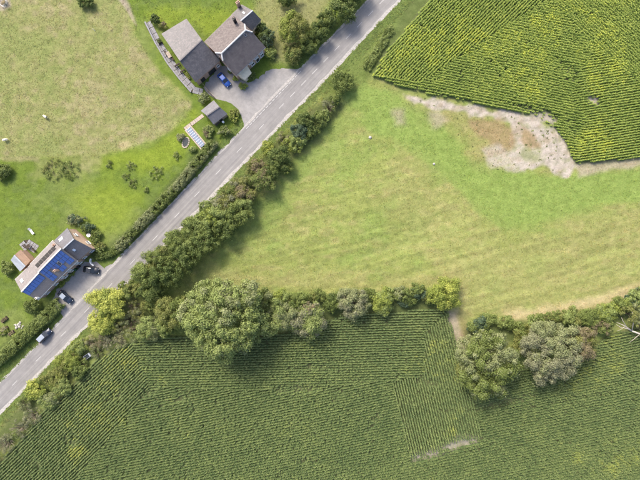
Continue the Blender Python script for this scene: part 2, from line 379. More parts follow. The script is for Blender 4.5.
def ground_colour(p):
    """p: (N,2) world xy -> colour (N,3)"""
    q = np.stack([p[:, 0] / S + 320, 240 - p[:, 1] / S], 1)
    x, y = q[:, 0], q[:, 1]
    n1 = vnoise(x, y, 14, 11, 4) - 0.5; n2 = vnoise(x, y, 45, 23, 4); n3 = vnoise(x, y, 7, 31, 3); n4 = vnoise(x + y * 0.3, y * 2.2, 12, 57, 3)
    c = np.tile(np.array(C_['meadow']), (len(q), 1))
    def mix(cc, w): c[:] = c * (1 - w[:, None]) + np.array(cc) * w[:, None]
    mix(C_['tan'], 0.6 * sstep(n4 * .7 + n2 * .3, 0.48, 0.7)); mix(C_['green'], 0.65 * sstep(vnoise(x - y * .5, y * 1.6 + x * .4, 22, 19, 4), 0.48, 0.72)); mix(C_['past_green'], .5 * sstep(vnoise(x, y * 1.8, 5, 83, 3), .55, .75))
    near = (np.abs(x - 320) < 480) & (np.abs(y - 240) < 420)
    for poly, name, edge, rag, st in ZONES:
        xs = [a for a, b in poly]; ys = [b for a, b in poly]
        k = (x > min(xs) - 40) & (x < max(xs) + 40) & (y > min(ys) - 40) & (y < max(ys) + 40)
        if not k.any(): continue
        w = np.zeros(len(q)); w[k] = st * sstep(sdist(q[k], poly) + n1[k] * 2 * rag, -edge, edge)
        mix(C_[name], w)
        if name == 'pasture':
            mix(C_['past_tan'], w * 0.8 * sstep(n3 * 0.6 + n2 * 0.4, 0.5, 0.68)); mix(C_['past_green'], w * 0.8 * sstep(1 - n3 * 0.5 - n2 * 0.5, 0.5, 0.68))
        if name == 'sand':
            mix(C_['rust'], w * .45 * sstep(n3 * .6 + n4 * .4, .5, .7)); mix(C_['past_green'], w * .4 * sstep(vnoise(x, y, 5, 143, 3), .6, .75))
        if name == 'lawn':
            mix(C_['verge'], w * 0.6 * sstep(n3, 0.45, 0.7)); mix(C_['past_green'], w * 0.5 * sstep(n2, 0.52, 0.7))
    u_ = x * .968 - y * .25; v_ = x * .25 + y * .968 + 6 * (vnoise(x, y, 60, 7, 2) - .5)       # mowing swaths of the meadow
    sw = vnoise(u_ / 14, v_, 3.4, 411, 2) - .5; mw = sstep(sdist(q, [(180, 300), (330, 120), (375, 130), (505, 232), (700, 200), (700, 290), (480, 322)]), 0, 12)
    c *= (1 + .42 * sw * mw)[:, None]
    rr_ = np.hypot(x - 527, y - 152); ins = sstep(sdist(q, SAND), -2, 2)
    c *= (1 - .14 * ins * sstep(rr_, 15, 22) * sstep(np.sin(rr_ * .8 + 2.5 * vnoise(x, y, 18, 5, 2)), .45, .95))[:, None]                     # wheel ruts
    c *= (1 + .42 * (vnoise(x * .7 + y * .2, y * 1.5, 3.2, 301, 3) - .5))[:, None]        # drier and lusher turf
    for side in (ROAD_L, ROAD_R):
        d = segdist(q, side, False) + n1 * 5
        mix(C_['verge'], 0.85 * (1 - sstep(d, 5, 11)))
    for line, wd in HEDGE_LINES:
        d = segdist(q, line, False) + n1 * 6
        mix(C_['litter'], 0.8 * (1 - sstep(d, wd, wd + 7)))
    return c
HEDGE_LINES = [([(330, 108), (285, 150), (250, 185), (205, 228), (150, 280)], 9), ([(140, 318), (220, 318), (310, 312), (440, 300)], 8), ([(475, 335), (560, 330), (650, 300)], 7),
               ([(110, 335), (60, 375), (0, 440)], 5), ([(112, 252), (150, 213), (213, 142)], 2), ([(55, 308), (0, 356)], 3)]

fine_x = np.arange(-98, 98.01, 0.42); fine_y = np.arange(-74, 74.01, 0.42)
def outer(e): return e + np.cumsum(np.geomspace(0.8, 260, 26))
gx = np.concatenate([-outer(98)[::-1], fine_x, outer(98)]); gy = np.concatenate([-outer(74)[::-1], fine_y, outer(74)])
X, Y = np.meshgrid(gx, gy); P = np.stack([X.ravel(), Y.ravel()], 1); nx, ny = len(gx), len(gy)
me = bpy.data.meshes.new("ground"); me.vertices.add(nx * ny)
me.vertices.foreach_set("co", np.concatenate([P, np.zeros((nx * ny, 1))], 1).astype(np.float32).ravel())
idx = (np.arange(ny - 1)[:, None] * nx + np.arange(nx - 1)[None]).ravel()
quads = np.stack([idx, idx + 1, idx + nx + 1, idx + nx], 1)
me.loops.add(quads.size); me.loops.foreach_set("vertex_index", quads.ravel().astype(np.int32))
me.polygons.add(len(quads)); me.polygons.foreach_set("loop_start", np.arange(0, quads.size, 4).astype(np.int32))
me.update(calc_edges=True)
gc = ground_colour(P)
at = me.attributes.new("soil", 'FLOAT_COLOR', 'POINT'); at.data.foreach_set("color", np.concatenate([gc, np.ones((len(gc), 1))], 1).astype(np.float32).ravel())
me.materials.append(M['ground'])
ground = bpy.data.objects.new("ground", me); col.objects.link(ground); tag(ground, "grassland and fields seen from above", kind="structure")

# ------------------------------------------------------------------ road, driveway, yard
def resample(pts, step):
    p = np.asarray(pts, float); d = np.r_[0, np.cumsum(np.hypot(*np.diff(p, axis=0).T))]
    t = np.linspace(0, d[-1], int(d[-1] / step) + 1); return np.stack([np.interp(t, d, p[:, 0]), np.interp(t, d, p[:, 1])], 1)
def smooth(p, k=9):
    q = p.copy()
    for _ in range(k): q[1:-1] = (q[:-2] + q[1:-1] * 2 + q[2:]) / 4
    return q
NR = 260
def even(pts):
    p = smooth(resample(pts, 6), 12); i = np.linspace(0, len(p) - 1, NR); k = np.arange(len(p))
    return np.stack([np.interp(i, k, p[:, 0]), np.interp(i, k, p[:, 1])], 1)
rl = WA(even(ROAD_L)); rr = WA(even(ROAD_R))
def strip(name, a, b, z, mat, ncross=1, jitter=0.0, parent=None):
    mb = MB(); 
    if jitter:
        a = a + rng.normal(0, jitter, a.shape); b = b + rng.normal(0, jitter, b.shape)
    v = []; uvs = []; s = 0.0
    for i in range(len(a)):
        if i: s += float(np.hypot(*(a[i] - a[i - 1])))
        wdt = float(np.hypot(*(b[i] - a[i])))
        for k in range(ncross + 1):
            t = k / ncross; q = a[i] * (1 - t) + b[i] * t; v.append((q[0], q[1], z)); uvs.append((t * wdt, s))
    f = []
    for i in range(len(a) - 1):
        for k in range(ncross):
            o = i * (ncross + 1) + k; f.append((o, o + 1, o + ncross + 2, o + ncross + 1))
    me = bpy.data.meshes.new(name); me.from_pydata(v, [], f); me.materials.append(mat)
    uv = me.uv_layers.new(name="UVMap")
    for li, lp in enumerate(me.loops): uv.data[li].uv = uvs[lp.vertex_index]
    me.update()
    if me.polygons[0].normal.z < 0: me.flip_normals()
    o = bpy.data.objects.new(name, me); col.objects.link(o)
    if parent: put(o, parent)
    return o
road = tag(strip("road", rl, rr, 0.012, M['road'], 4), kind="structure")
nrm = (rr - rl); nrm /= np.hypot(nrm[:, 0], nrm[:, 1])[:, None]
tag(strip("road_shoulder", rr - nrm * 0.75, rr + nrm * 0.25, 0.016, M['shoulder'], 1, 0.12), kind="structure")
tag(strip("road_shoulder", rl - nrm * 0.3, rl + nrm * 0.28, 0.016, M['shoulder'], 1, 0.12), kind="structure")

def sheet(name, poly, z, mat, parent=None, kind=None):
    mb = MB(); e_ = resample(list(poly) + [poly[0]], 1.5)[:-1]; e_ = e_ + (vnoise(e_[:, 0] * 3, e_[:, 1] * 3, 6, 17, 3)[:, None] - .5) * 2.4   # ragged edge
    p = [W(x, y) for x, y in e_]; p = [Vector((q.x, q.y, z)) for q in p]
    ar = sum(p[i].x * p[(i + 1) % len(p)].y - p[(i + 1) % len(p)].x * p[i].y for i in range(len(p)))
    mb.poly(p if ar > 0 else p[::-1]); o = mb.build(name, mat, parent)
    return tag(o, kind=kind) if kind else o
sheet("driveway", DRIVE, 0.008, M['drive'], kind="structure")
sheet("forecourt", [(203, 87), (219, 66), (231, 66), (238, 79), (247, 82), (252, 84), (244, 100), (236, 106), (228, 102), (216, 99), (208, 94)], 0.006, M['drive'], kind="structure")
sheet("parking_strip", [(52, 303), (57, 290), (70, 277), (84, 262), (97, 262), (104, 268), (113, 263), (120, 258), (64, 318), (60, 312)], 0.008, M['drive'], kind="structure")
cen = (rl + rr) / 2
cpx = np.stack([cen[:, 0] / S + 320, 240 - cen[:, 1] / S], 1)
dash_me = MB().box((0, 0, 0), (1.9, 0.13, 0.003)).mesh("centre_dash", M['paint'])
def mark(px, py, me_, ang=None):
    i = int(np.argmin(np.hypot(cpx[:, 0] - px, cpx[:, 1] - py))); d = cen[min(i + 1, NR - 1)] - cen[i - 1]
    o = bpy.data.objects.new("centre_dash", me_); col.objects.link(o)
    p = W(px, py); o.location = (p.x, p.y, 0.018); o.rotation_euler.z = math.atan2(d[1], d[0]); put(o, road); return o
def on_centre(y): return float(np.interp(-y, -cpx[:, 1][::1] if cpx[0, 1] > cpx[-1, 1] else -cpx[::-1, 1], cpx[:, 0] if cpx[0, 1] > cpx[-1, 1] else cpx[::-1, 0]))
for y in np.arange(106, -70, -11.6): mark(on_centre(y) - 0.6, y, dash_me)
for y in (127, 150, 172, 194, 215, 238, 262, 286, 310, 334, 359, 383, 407, 431): mark(on_centre(y) - 0.6, y, dash_me)
em = MB().box((0, 0, 0), (0.95, 0.16, 0.003)).mesh("edge_dash", M['paint'])
for t in np.linspace(0.02, 0.98, 17):
    o = mark(300.5 - 54 * t, 71.5 + 57 * t, em); o.name = "edge_dash"

# ------------------------------------------------------------------ buildings
def plane_z(q):
    a, b, c = q[0], q[1], q[2]; n = (b - a).cross(c - a)
    return lambda x, y: a.z - ((x - a.x) * n.x + (y - a.y) * n.y) / n.z

def slab(mb, q, t=0.14):
    n = (q[1] - q[0]).cross(q[2] - q[0])
    if n.z < 0: q = q[::-1]; n = -n
    n.normalize(); mb.prism([p - n * t for p in q], q)

def gable(root, ridge, eave_l, eave_r, zr, zl, zr2, roof_m, wall_m, inset=0.3, cap=None, gable_m=None, fascia=None):
    """ridge, left and right eaves as pixel pairs (end 0, end 1). returns wall corner points for fittings"""
    r0, r1 = W(*ridge[0], zr), W(*ridge[1], zr)
    a0, a1 = W(*eave_l[0], zl), W(*eave_l[1], zl); b0, b1 = W(*eave_r[0], zr2), W(*eave_r[1], zr2)
    roofs = []
    for q in ([a0, a1, r1, r0], [r0, r1, b1, b0]):
        mb = MB(); slab(mb, q); roofs.append(mb.build("roof_slope", roof_m, root))
    if cap:
        mb = MB(); d = (r1 - r0); mb.box((r0 + r1) / 2 + Vector((0, 0, 0.04)), (d.length, 0.32, 0.16), math.atan2(d.y, d.x)); mb.build("ridge_cap", cap, root)
    if fascia:
        for u, v in ((a0, a1), (b0, b1)):
            d = v - u; mb = MB(); mb.box((u + v) / 2 - Vector((0, 0, 0.12)), (d.length, 0.12, 0.13), math.atan2(d.y, d.x)); mb.build("gutter", fascia, root)
    ctr = (a0 + a1 + b0 + b1) / 4
    ax = ((r1 - r0)).normalized(); pz_l = plane_z([a0, a1, r1]); pz_r = plane_z([r0, r1, b1])
    def ins(p, q_in, along):           # move a corner inwards
        v = (q_in - p); v.z = 0; v.normalize(); return Vector((p.x, p.y, 0)) + v * inset + along * inset
    ax2 = Vector((ax.x, ax.y, 0))
    A0 = ins(a0, b0, ax2); B0 = ins(b0, a0, ax2); A1 = ins(a1, b1, -ax2); B1 = ins(b1, a1, -ax2)
    R0 = Vector((r0.x, r0.y, 0)) + ax2 * inset; R1 = Vector((r1.x, r1.y, 0)) - ax2 * inset
    def top(p, pz): return Vector((p.x, p.y, pz(p.x, p.y) - 0.2))
    MB().poly([A1, A0, top(A0, pz_l), top(A1, pz_l)]).build("wall", wall_m, root); MB().poly([B0, B1, top(B1, pz_r), top(B0, pz_r)]).build("wall", wall_m, root)
    MB().poly([A0, B0, top(B0, pz_r), Vector((R0.x, R0.y, zr - 0.22)), top(A0, pz_l)]).build("gable_wall", gable_m or wall_m, root)
    mb = MB()
    mb.poly([B1, A1, top(A1, pz_l), Vector((R1.x, R1.y, zr - 0.22)), top(B1, pz_r)])
    mb.build("gable_wall", gable_m or wall_m, root)
    return dict(A0=A0, A1=A1, B0=B0, B1=B1, roofs=roofs, r0=r0, r1=r1, a0=a0, a1=a1, b0=b0, b1=b1)

def opening(root, p, q, t, z, w, h, kind="window", glass=None, frame=None):
    """a window or door standing on the wall from p to q (outside on the right hand)"""
    d = (q - p); L = d.length; d.normalize(); out = Vector((d.y, -d.x, 0)); c = p + d * (t * L) + Vector((0, 0, z + h / 2)); rz = math.atan2(d.y, d.x)
    f = MB(); fw = 0.09
    for s in (-1, 1):
        f.box(c + d * s * (w / 2 - fw / 2) + out * 0.03, (fw, 0.1, h), rz); f.box(c + Vector((0, 0, s * (h / 2 - fw / 2))) + out * 0.028, (w - 2 * fw, 0.1, fw), rz)
    if kind == "window": f.box(c + out * 0.026, (0.06, 0.09, h - 2 * fw), rz)
    o = f.build(kind, frame or M['white'], root)
    MB().box(c + out * 0.005, (w - 2 * fw, 0.04, h - 2 * fw), rz).build("pane" if kind == "window" else "door_leaf", glass or M['glass'], o)
    if kind == "window": MB().box(c + out * 0.1 - Vector((0, 0, h / 2 + 0.05)), (w + 0.2, 0.24, 0.08), rz).build("sill", M['ridge'], o)
    return o

def on_slope(q, u, v):
    """point on a roof quad (eave0, eave1, ridge1, ridge0): u along, v from eave up"""
    return q[0].lerp(q[1], u).lerp(q[3].lerp(q[2], u), v)
def roof_panel(name, q, u0, u1, v0, v1, mat, parent, t=0.08, lift=0.02, fr=None):
    c = [on_slope(q, u, v) for u, v in ((u0, v0), (u1, v0), (u1, v1), (u0, v1))]
    n = (c[1] - c[0]).cross(c[3] - c[0]).normalized()
    if n.z < 0: c = c[::-1]; n = -n
    mb = MB(); mb.prism([p + n * lift for p in c], [p + n * (lift + t) for p in c]); o = mb.build(name, mat, parent)
    if fr:
        m = sum(c, Vector()) / 4; mb = MB()
        mb.prism([m + (p - m) * 1.12 + n * (lift - 0.01) for p in c], [m + (p - m) * 1.12 + n * (lift + t * 0.7) for p in c]); mb.build("frame", fr, o)
    return o
def chimney(root, px, py, z0, z1, w, d, rz, mat=None, pots=1):
    p = W(px, py, z1); mb = MB(); mb.box((p.x, p.y, (z0 + z1) / 2), (w, d, z1 - z0), rz); mb.box((p.x, p.y, z1 + 0.05), (w + 0.14, d + 0.14, 0.12), rz)
    c = mb.build("chimney", mat or M['brick'], root)
    for k in range(pots):
        o = (k - (pots - 1) / 2) * 0.4; x, y = p.x + o * math.cos(rz), p.y + o * math.sin(rz)
        MB().tube([(x, y, z1 + 0.1), (x, y, z1 + 0.45)], [0.13, 0.1], 8).build("chimney_pot", M['terracotta'], c)

AX = math.atan2(20.5, 21.5)
# -- the slate barn by the paved strip
barn = empty("barn", (*W(190, 52).xy, 0), "long-backed slate barn beside the paved strip of garden benches", "barn")
g = gable(barn, [(179.4, 60.4), (202.4, 40.4)], [(161.4, 33.8), (186.4, 18.6)], [(195.4, 82.3), (220.2, 60.4)], 6.6, 2.9, 3.4, M['slate_blue'], M['brick'], 0.25)
opening(barn, g['B0'], g['B1'], 0.22, 0.0, 1.3, 2.1, "door", M['door'], M['darkwood']); opening(barn, g['B0'], g['B1'], 0.62, 0.0, 2.3, 2.2, "door", M['door'], M['darkwood'])
opening(barn, g['B0'], g['B1'], 0.88, 0.9, 0.8, 1.1)
MB().box(Vector(W(190.9, 50.4, 6.6)) + Vector((0, 0, 0.03)), ((g['r1'] - g['r0']).length, 0.26, 0.1), AX).build("ridge_cap", M['ridge_dark'], barn)

# -- the farmhouse with clipped gables
house = empty("farmhouse", (*W(236, 46).xy, 0), "brown tiled farmhouse with white ridge lines, blue car beside it", "house")
ZR, ZE, ZH = 8.4, 4.7, 7.55
r0, r1 = W(221.6, 53.4, ZR), W(245.6, 30.2, ZR)
a0, a1 = W(204.2, 42, ZE), W(232.6, 13.9, ZE); b0, b1 = W(236, 76, ZE), W(265.6, 47.2, ZE)
def cut(a, r, z): t = (z - a.z) / (r.z - a.z); return a.lerp(r, t)
EX = Vector((r1.x - r0.x, r1.y - r0.y, 0)).normalized()
ge0, ge1 = r0 - EX * 0.95, r1 + EX * 0.95        # where the ridge would end on the gable walls
hl0, hl1 = cut(a0, ge0, ZH), cut(a1, ge1, ZH); hr0, hr1 = cut(b0, ge0, ZH), cut(b1, ge1, ZH)
for q in ([a0, a1, hl1, r1, r0, hl0], [r0, r1, hr1, b1, b0, hr0]):
    mb = MB(); slab(mb, q, 0.14); mb.build("roof_slope", M['tile_brown'], house)
for q in ([hl0, r0, hr0], [hr1, r1, hl1]):
    mb = MB(); slab(mb, q, 0.12); mb.build("roof_hip", M['tile_brown'], house)
for u, v in ((r0, r1), (hl0, r0), (r0, hr0), (hl1, r1), (r1, hr1)):
    MB().tube([u + Vector((0, 0, 0.06)), v + Vector((0, 0, 0.06))], [0.2, 0.2], 6).build("ridge_cap", M['ridge'], house)
def low(p, d=0.0): return Vector((p.x, p.y, d))
iA0, iA1 = low(a0.lerp(b0, 0.03) + EX * .3), low(a1.lerp(b1, 0.03) - EX * .3); iB0, iB1 = low(b0.lerp(a0, 0.04) + EX * .3), low(b1.lerp(a1, 0.04) - EX * .3)
MB().poly([iA1, iA0, low(iA0, 4.7), low(iA1, 4.7)]).build("wall", M['brick'], house); MB().poly([iB0, iB1, low(iB1, 4.75), low(iB0, 4.75)]).build("wall", M['brick'], house)
for A, B, ha, hb, s in ((iA0, iB0, hl0, hr0, 1), (iB1, iA1, hr1, hl1, -1)):
    MB().poly([A, B, low(B, 4.75), low(hb + EX * .3 * s, ZH - .22), low(ha + EX * .3 * s, ZH - .22), low(A, 4.75)]).build("gable_wall", M['brick_tan'], house)
for t, z in ((0.18, 2.75), (0.50, 2.75), (0.70, 2.75), (0.88, 2.75), (0.55, 0.8), (0.88, 0.8)): opening(house, iB0, iB1, t, z, 1.15, 1.3)
opening(house, iB0, iB1, 0.72, 0.0, 1.1, 2.1, "door", M['door'])
opening(house, iA0, iB0, 0.35, 2.9, 1.0, 1.2); opening(house, iA0, iB0, 0.7, 0.9, 1.2, 1.3); opening(house, iB1, iA1, 0.4, 2.9, 1.0, 1.2)
for u, v in ((b0, b1), (a0, a1)): 
    d = v - u; MB().box((u + v) / 2 - Vector((0, 0, .12)), (d.length, .13, .12), math.atan2(d.y, d.x)).build("gutter", M['lead'], house)
# bay room with a cream roof on the road side
d = (iB1 - iB0).normalized(); outw = Vector((d.y, -d.x, 0)); L = (iB1 - iB0).length
p0 = iB0 + d * L * 0.06; p1 = iB0 + d * L * 0.38
mb = MB(); f0, f1 = p0 + outw * 1.7 + d * .5, p1 + outw * 1.7 - d * .5
mb.prism([p0, f0, f1, p1], [low(p, 2.3) for p in (p0, f0, f1, p1)]); bay = mb.build("bay", M['render'], house)
mb = MB(); e = 0.18; mb.prism([low(p0 - d * e, 2.31), low(f0 + (outw - d) * e, 2.31), low(f1 + (outw + d) * e, 2.31), low(p1 + d * e, 2.31)], [low(p0, 3.15), low(f0 - outw * 1.0, 2.9), low(f1 - outw * 1.0, 2.9), low(p1, 3.15)]); mb.build("bay_roof", M['render'], bay)
chimney(house, 233.9, 18.5, 4.5, 8.2, 0.7, 0.55, AX, M['plastic'], 1)
vq = [b0, b1, r1, r0]
roof_panel("roof_window", vq, 0.86, 0.91, 0.83, 0.93, M['darkglass'], house, fr=M['white'])

# -- annex behind the farmhouse
annex = empty("annex", (*W(246, 17).xy, 0), "small pale slate annex joined to the upper end of the farmhouse", "annex")
g = gable(annex, [(240.6, 21), (252.7, 10.6)], [(231.6, 14.2), (241.8, 4.4)], [(252, 30.6), (261.4, 19.8)], 5.6, 3.2, 3.2, M['slate_blue'], M['render'], 0.2, M['lead'])
chimney(annex, 237.6, 2.2, 0, 5.2, 0.9, 0.6, AX, M['brick'], 2)
opening(annex, g['B0'], g['B1'], 0.5, 0.9, 1.0, 1.1)
roof_panel("roof_window", [g['a0'], g['a1'], g['r1'], g['r0']], 0.5, 0.62, 0.55, 0.75, M['white'], annex)

# -- garden shed
shed = empty("shed", (*W(214, 112).xy, 0), "small two-tone garden shed between the gravel yard and garden beds", "shed")
g = gable(shed, [(207, 115.6), (219.5, 106.9)], [(200.7, 110.8), (213.7, 100.2)], [(213.4, 124.4), (227.4, 113.8)], 3.3, 2.2, 2.2, M['slate'], M['wood'], 0.15, M['ridge_dark'])
opening(shed, g['B0'], g['B1'], 0.5, 0.0, 0.9, 1.8, "door", M['door'], M['darkwood'])
p = W(218, 124); mb = MB(); mb.box((p.x, p.y, 1.1), (1.3, 0.9, 0.08), AX)
for s in (-1, 1): mb.box((p.x + s * .5 * math.cos(AX), p.y + s * .5 * math.sin(AX), 0.55), (0.08, 0.08, 1.1), AX)
mb.build("porch_roof", M['darkwood'], shed)
p = W(223.6, 122.6); tk = empty("water_butt", (p.x, p.y, 0), "small white water butt beside the garden shed", "barrel")
MB().tube([(p.x, p.y, 0), (p.x, p.y, .45), (p.x, p.y, .9)], [.27, .32, .28], 12).build("barrel", M['white'], tk, True); MB().tube([(p.x, p.y, .9), (p.x, p.y, .95)], [.3, .27], 12).build("lid", M['white'], tk)

# -- the long house with solar panels (three joined ranges and a rear wing)
lh = empty("long_house", (*W(50, 266).xy, 0), "long brick house with blue solar panels on its roadside slope", "house")
E1 = gable(lh, [(21.4, 291.8), (39.5, 272.0)], [(14.8, 279.6), (32, 263)], [(38.0, 300.2), (56.3, 281.0)], 6.2, 3.4, 3.3, M['tile_pink'], M['brick'], 0.25, M['ridge'], M['brick'], M['white'])
E2 = gable(lh, [(38.2, 272.2), (61.2, 248.4)], [(29.8, 264.2), (52.8, 240.2)], [(54.0, 283.4), (77.8, 260.6)], 7.5, 4.4, 4.3, M['tile_pink'], M['brick'], 0.25, M['ridge'], M['brick_tan'], M['white'])
E3 = gable(lh, [(60.5, 251.2), (73.8, 239.0)], [(54, 240.5), (67.4, 227.8)], [(76, 262.5), (92.0, 248.6)], 6.4, 4.0, 3.4, M['slate'], M['brick'], 0.2, M['lead'], M['brick_tan'])
Q1 = [E1['b0'], E1['b1'], E1['r1'], E1['r0']]; Q2 = [E2['b0'], E2['b1'], E2['r1'], E2['r0']]; Q2b = [E2['a0'], E2['a1'], E2['r1'], E2['r0']]
rs1, rs2 = E1['roofs'][1], E2['roofs'][1]
for k in range(7): roof_panel("solar_panel", Q1, .03 + k * .128, .148 + k * .128, .56, .95, M['solar'], rs1, .05, .05)
for i in range(9):
    for j in range(3):
        if (i, j) in ((2, 1), (2, 0), (5, 1), (6, 0), (3, 0)): continue
        roof_panel("solar_panel", Q2, .04 + i * .102, .132 + i * .102, .13 + j * .28, .39 + j * .28, M['solar'], rs2, .05, .05)
roof_panel("roof_window", Q2, .575, .63, .45, .66, M['darkglass'], rs2, .1, .03, M['white'])
for k in range(6): roof_panel("roof_window", Q2b, .09 + k * .135, .215 + k * .135, .42, .72, M['darkglass'], E2['roofs'][0], .1, .03)
roof_panel("roof_window", [E1['a0'], E1['a1'], E1['r1'], E1['r0']], .18, .3, .32, .58, M['white'], E1['roofs'][0])
roof_panel("roof_window", [E3['a0'], E3['a1'], E3['r1'], E3['r0']], .25, .5, .22, .42, M['white'], E3['roofs'][0])
roof_panel("roof_window", [E3['b0'], E3['b1'], E3['r1'], E3['r0']], .42, .54, .5, .65, M['frame_al'], E3['roofs'][1])
chimney(lh, 54.6, 270.8, 5.0, 6.9, .6, .5, AX, M['brick'], 2); chimney(lh, 36, 298.2, 3.0, 4.6, .4, .4, AX, M['white'], 1); chimney(lh, 53.5, 245, 4.4, 6.1, .55, .45, AX, M['brick'], 1)
for E, n, zz in ((E1, 2, (0.8,)), (E2, 3, (0.7, 2.6)), (E3, 2, (0.8,))):
    for k in range(n):
        for z in zz: opening(lh, E['B0'], E['B1'], (k + .5) / n + .03, z, 1.0, 1.15)
opening(lh, E3['B1'], E3['A1'], 0.3, 0.9, 1.0, 1.2); opening(lh, E3['B1'], E3['A1'], 0.7, 2.9, .8, 1.0)
opening(lh, E2['B0'], E2['B1'], 0.36, 0.0, 1.0, 2.1, "door", M['door'])
wing = empty("garden_annex", (*W(21, 260).xy, 0), "small garden annex with a terracotta and blue-grey roof behind the solar house", "annex")
gable(wing, [(14.2, 255.2), (25.4, 266.4)], [(20.6, 249.6), (30.8, 260.4)], [(10.6, 260.0), (20.0, 271.6)], 3.9, 2.6, 2.6, M['terracotta'], M['brick'], 0.15, M['lead'])
roof2 = [o for o in wing.children if o.name.startswith("roof_slope")][1]; roof2.data.materials[0] = M['lead']

# ------------------------------------------------------------------ garden structures
def slabs_path(name, line, width, n_across, step, z, mat):
    pth = resample(line, 0.5); pw = WA(pth); root = None
    a = pw[:-1]; d = np.diff(pw, axis=0); d /= np.hypot(d[:, 0], d[:, 1])[:, None]; L = np.r_[0, np.cumsum(np.hypot(*np.diff(pw, axis=0).T))]
    nn = np.stack([-d[:, 1], d[:, 0]], 1)
    base = strip(name, pw[:-1] - nn * width / 2 * 1.04, pw[:-1] + nn * width / 2 * 1.04, 0.012, M['soil']); tag(base, kind="structure")
    w = width / n_across; me_ = [MB().box((0, 0, 0), (step - .05, w - .05 , .05)).mesh("paving_slab", mat), MB().box((0, 0, 0), (step - .09, w - .07, .06)).mesh("paving_slab", mat)]
    for s in np.arange(step / 2, L[-1], step):
        i = min(int(np.searchsorted(L, s)), len(d) - 1)
        for k in range(n_across):
            o = bpy.data.objects.new("paving_slab", random.choice(me_)); col.objects.link(o); q = pw[i] + nn[i] * ((k + .5) * w - width / 2)
            o.location = (q[0], q[1], z + random.uniform(-.008, .008)); o.rotation_euler = (random.uniform(-.01, .01), random.uniform(-.01, .01), math.atan2(d[i, 1], d[i, 0]) + random.uniform(-.02, .02)); put(o, base)
    return base
slabs_path("paved_strip", [(147.5, 22), (158, 42), (170, 61), (182, 77), (194, 90), (202, 92)], 1.75, 2, 0.88, 0.035, M['stone'])
def wall_line(name, pts, h, t, mat, label, cat, capm=None):
    p = [W(*q) for q in pts]; root = empty(name, (p[0].x, p[0].y, 0), label, cat)
    for u, v in zip(p[:-1], p[1:]):
        d = v - u; MB().box(((u + v) / 2).xy.to_3d() + Vector((0, 0, h / 2)), (d.length - .01, t, h), math.atan2(d.y, d.x)).build("wall_run", mat, root)
        MB().box(((u + v) / 2).xy.to_3d() + Vector((0, 0, h + .04)), (d.length - .012, t + .08, .07), math.atan2(d.y, d.x)).build("coping", capm or mat, root)
    return root
wall_line("garden_wall", [(145.6, 22.6), (155.6, 43), (167.4, 63), (179.6, 79), (191.5, 92.5)], 0.5, 0.28, M['stone'], "low grey stone wall along the pasture side of the paved strip", "wall")
def fence(name, pts, h, label):
    p = [W(*q) for q in pts]; root = empty(name, (p[0].x, p[0].y, 0), label, "fence")
    for u, v in zip(p[:-1], p[1:]):
        d = v - u; n = max(2, int(d.length / .32)); rz = math.atan2(d.y, d.x)
        for k in range(n):
            c = u.lerp(v, (k + .5) / n); MB().box((c.x, c.y, h / 2 + random.uniform(-.03, .03)), (.27, .04, h), rz).build("board", M['wood'], root)
        for z in (.35, h - .3): MB().box((*((u + v) / 2).xy, z), (d.length, .05, .09), rz).build("rail", M['wood'], root)
        MB().box((u.x, u.y, h / 2 + .08), (.12, .12, h + .16), rz).build("post", M['wood'], root)
fence("board_fence", [(204.5, 86), (209, 92), (216, 99)], 1.5, "brown board fence between the forecourt and the shed garden")
# bench, tables and boxes along the paved strip
def table(px, py, l, w, rz, label, mat, name="garden_table"):
    p = W(px, py); r = empty(name, (p.x, p.y, 0), label, "table"); c, s = math.cos(rz), math.sin(rz)
    n = 5
    for k in range(n):
        o = (k - (n - 1) / 2) * w / n; MB().box((p.x - s * o, p.y + c * o, .74), (l, w / n - .02, .05), rz).build("plank", mat, r)
    for a in (-1, 1):
        for b in (-1, 1):
            x, y = a * (l / 2 - .1), b * (w / 2 - .1); MB().box((p.x + c * x - s * y, p.y + s * x + c * y, .355), (.08, .08, .71), rz).build("leg", mat, r)
    return r
def bench(px, py, l, rz, label, mat):
    p = W(px, py); r = empty("garden_bench", (p.x, p.y, 0), label, "bench"); c, s = math.cos(rz), math.sin(rz)
    def at(x, y): return (p.x + c * x - s * y, p.y + s * x + c * y)
    for k in range(3): MB().box((*at(0, -.16 + k * .16), .45), (l, .14, .04), rz).build("seat_plank", mat, r)
    for k in range(2): MB().box((*at(0, .27), .65 + k * .2), (l, .04, .15), rz).build("back_plank", mat, r)
    for a in (-1, 1):
        MB().box((*at(a * (l / 2 - .1), .25), .46), (.07, .06, .92), rz).build("leg", mat, r); MB().box((*at(a * (l / 2 - .1), -.18), .215), (.07, .06, .43), rz).build("leg", mat, r)
SW = math.atan2(-20, 13)      # along the strip
table(169.6, 55.8, 1.7, .95, SW, "tan wooden table on the paved strip beside the barn", M['edging'])
bench(166.6, 53.6, 1.4, SW + math.pi, "dark bench on the upper side of the tan wooden table", M['darkwood']); bench(172.4, 58.6, 1.4, SW, "dark bench on the lower side of the tan wooden table", M['darkwood'])
bench(177.6, 65.4, 1.6, SW - 1.57, "dark bench halfway down the paved strip, below the table", M['darkwood']); bench(183, 71.6, 1.5, SW - 1.57, "dark bench nearest the lower corner of the barn", M['darkwood'])
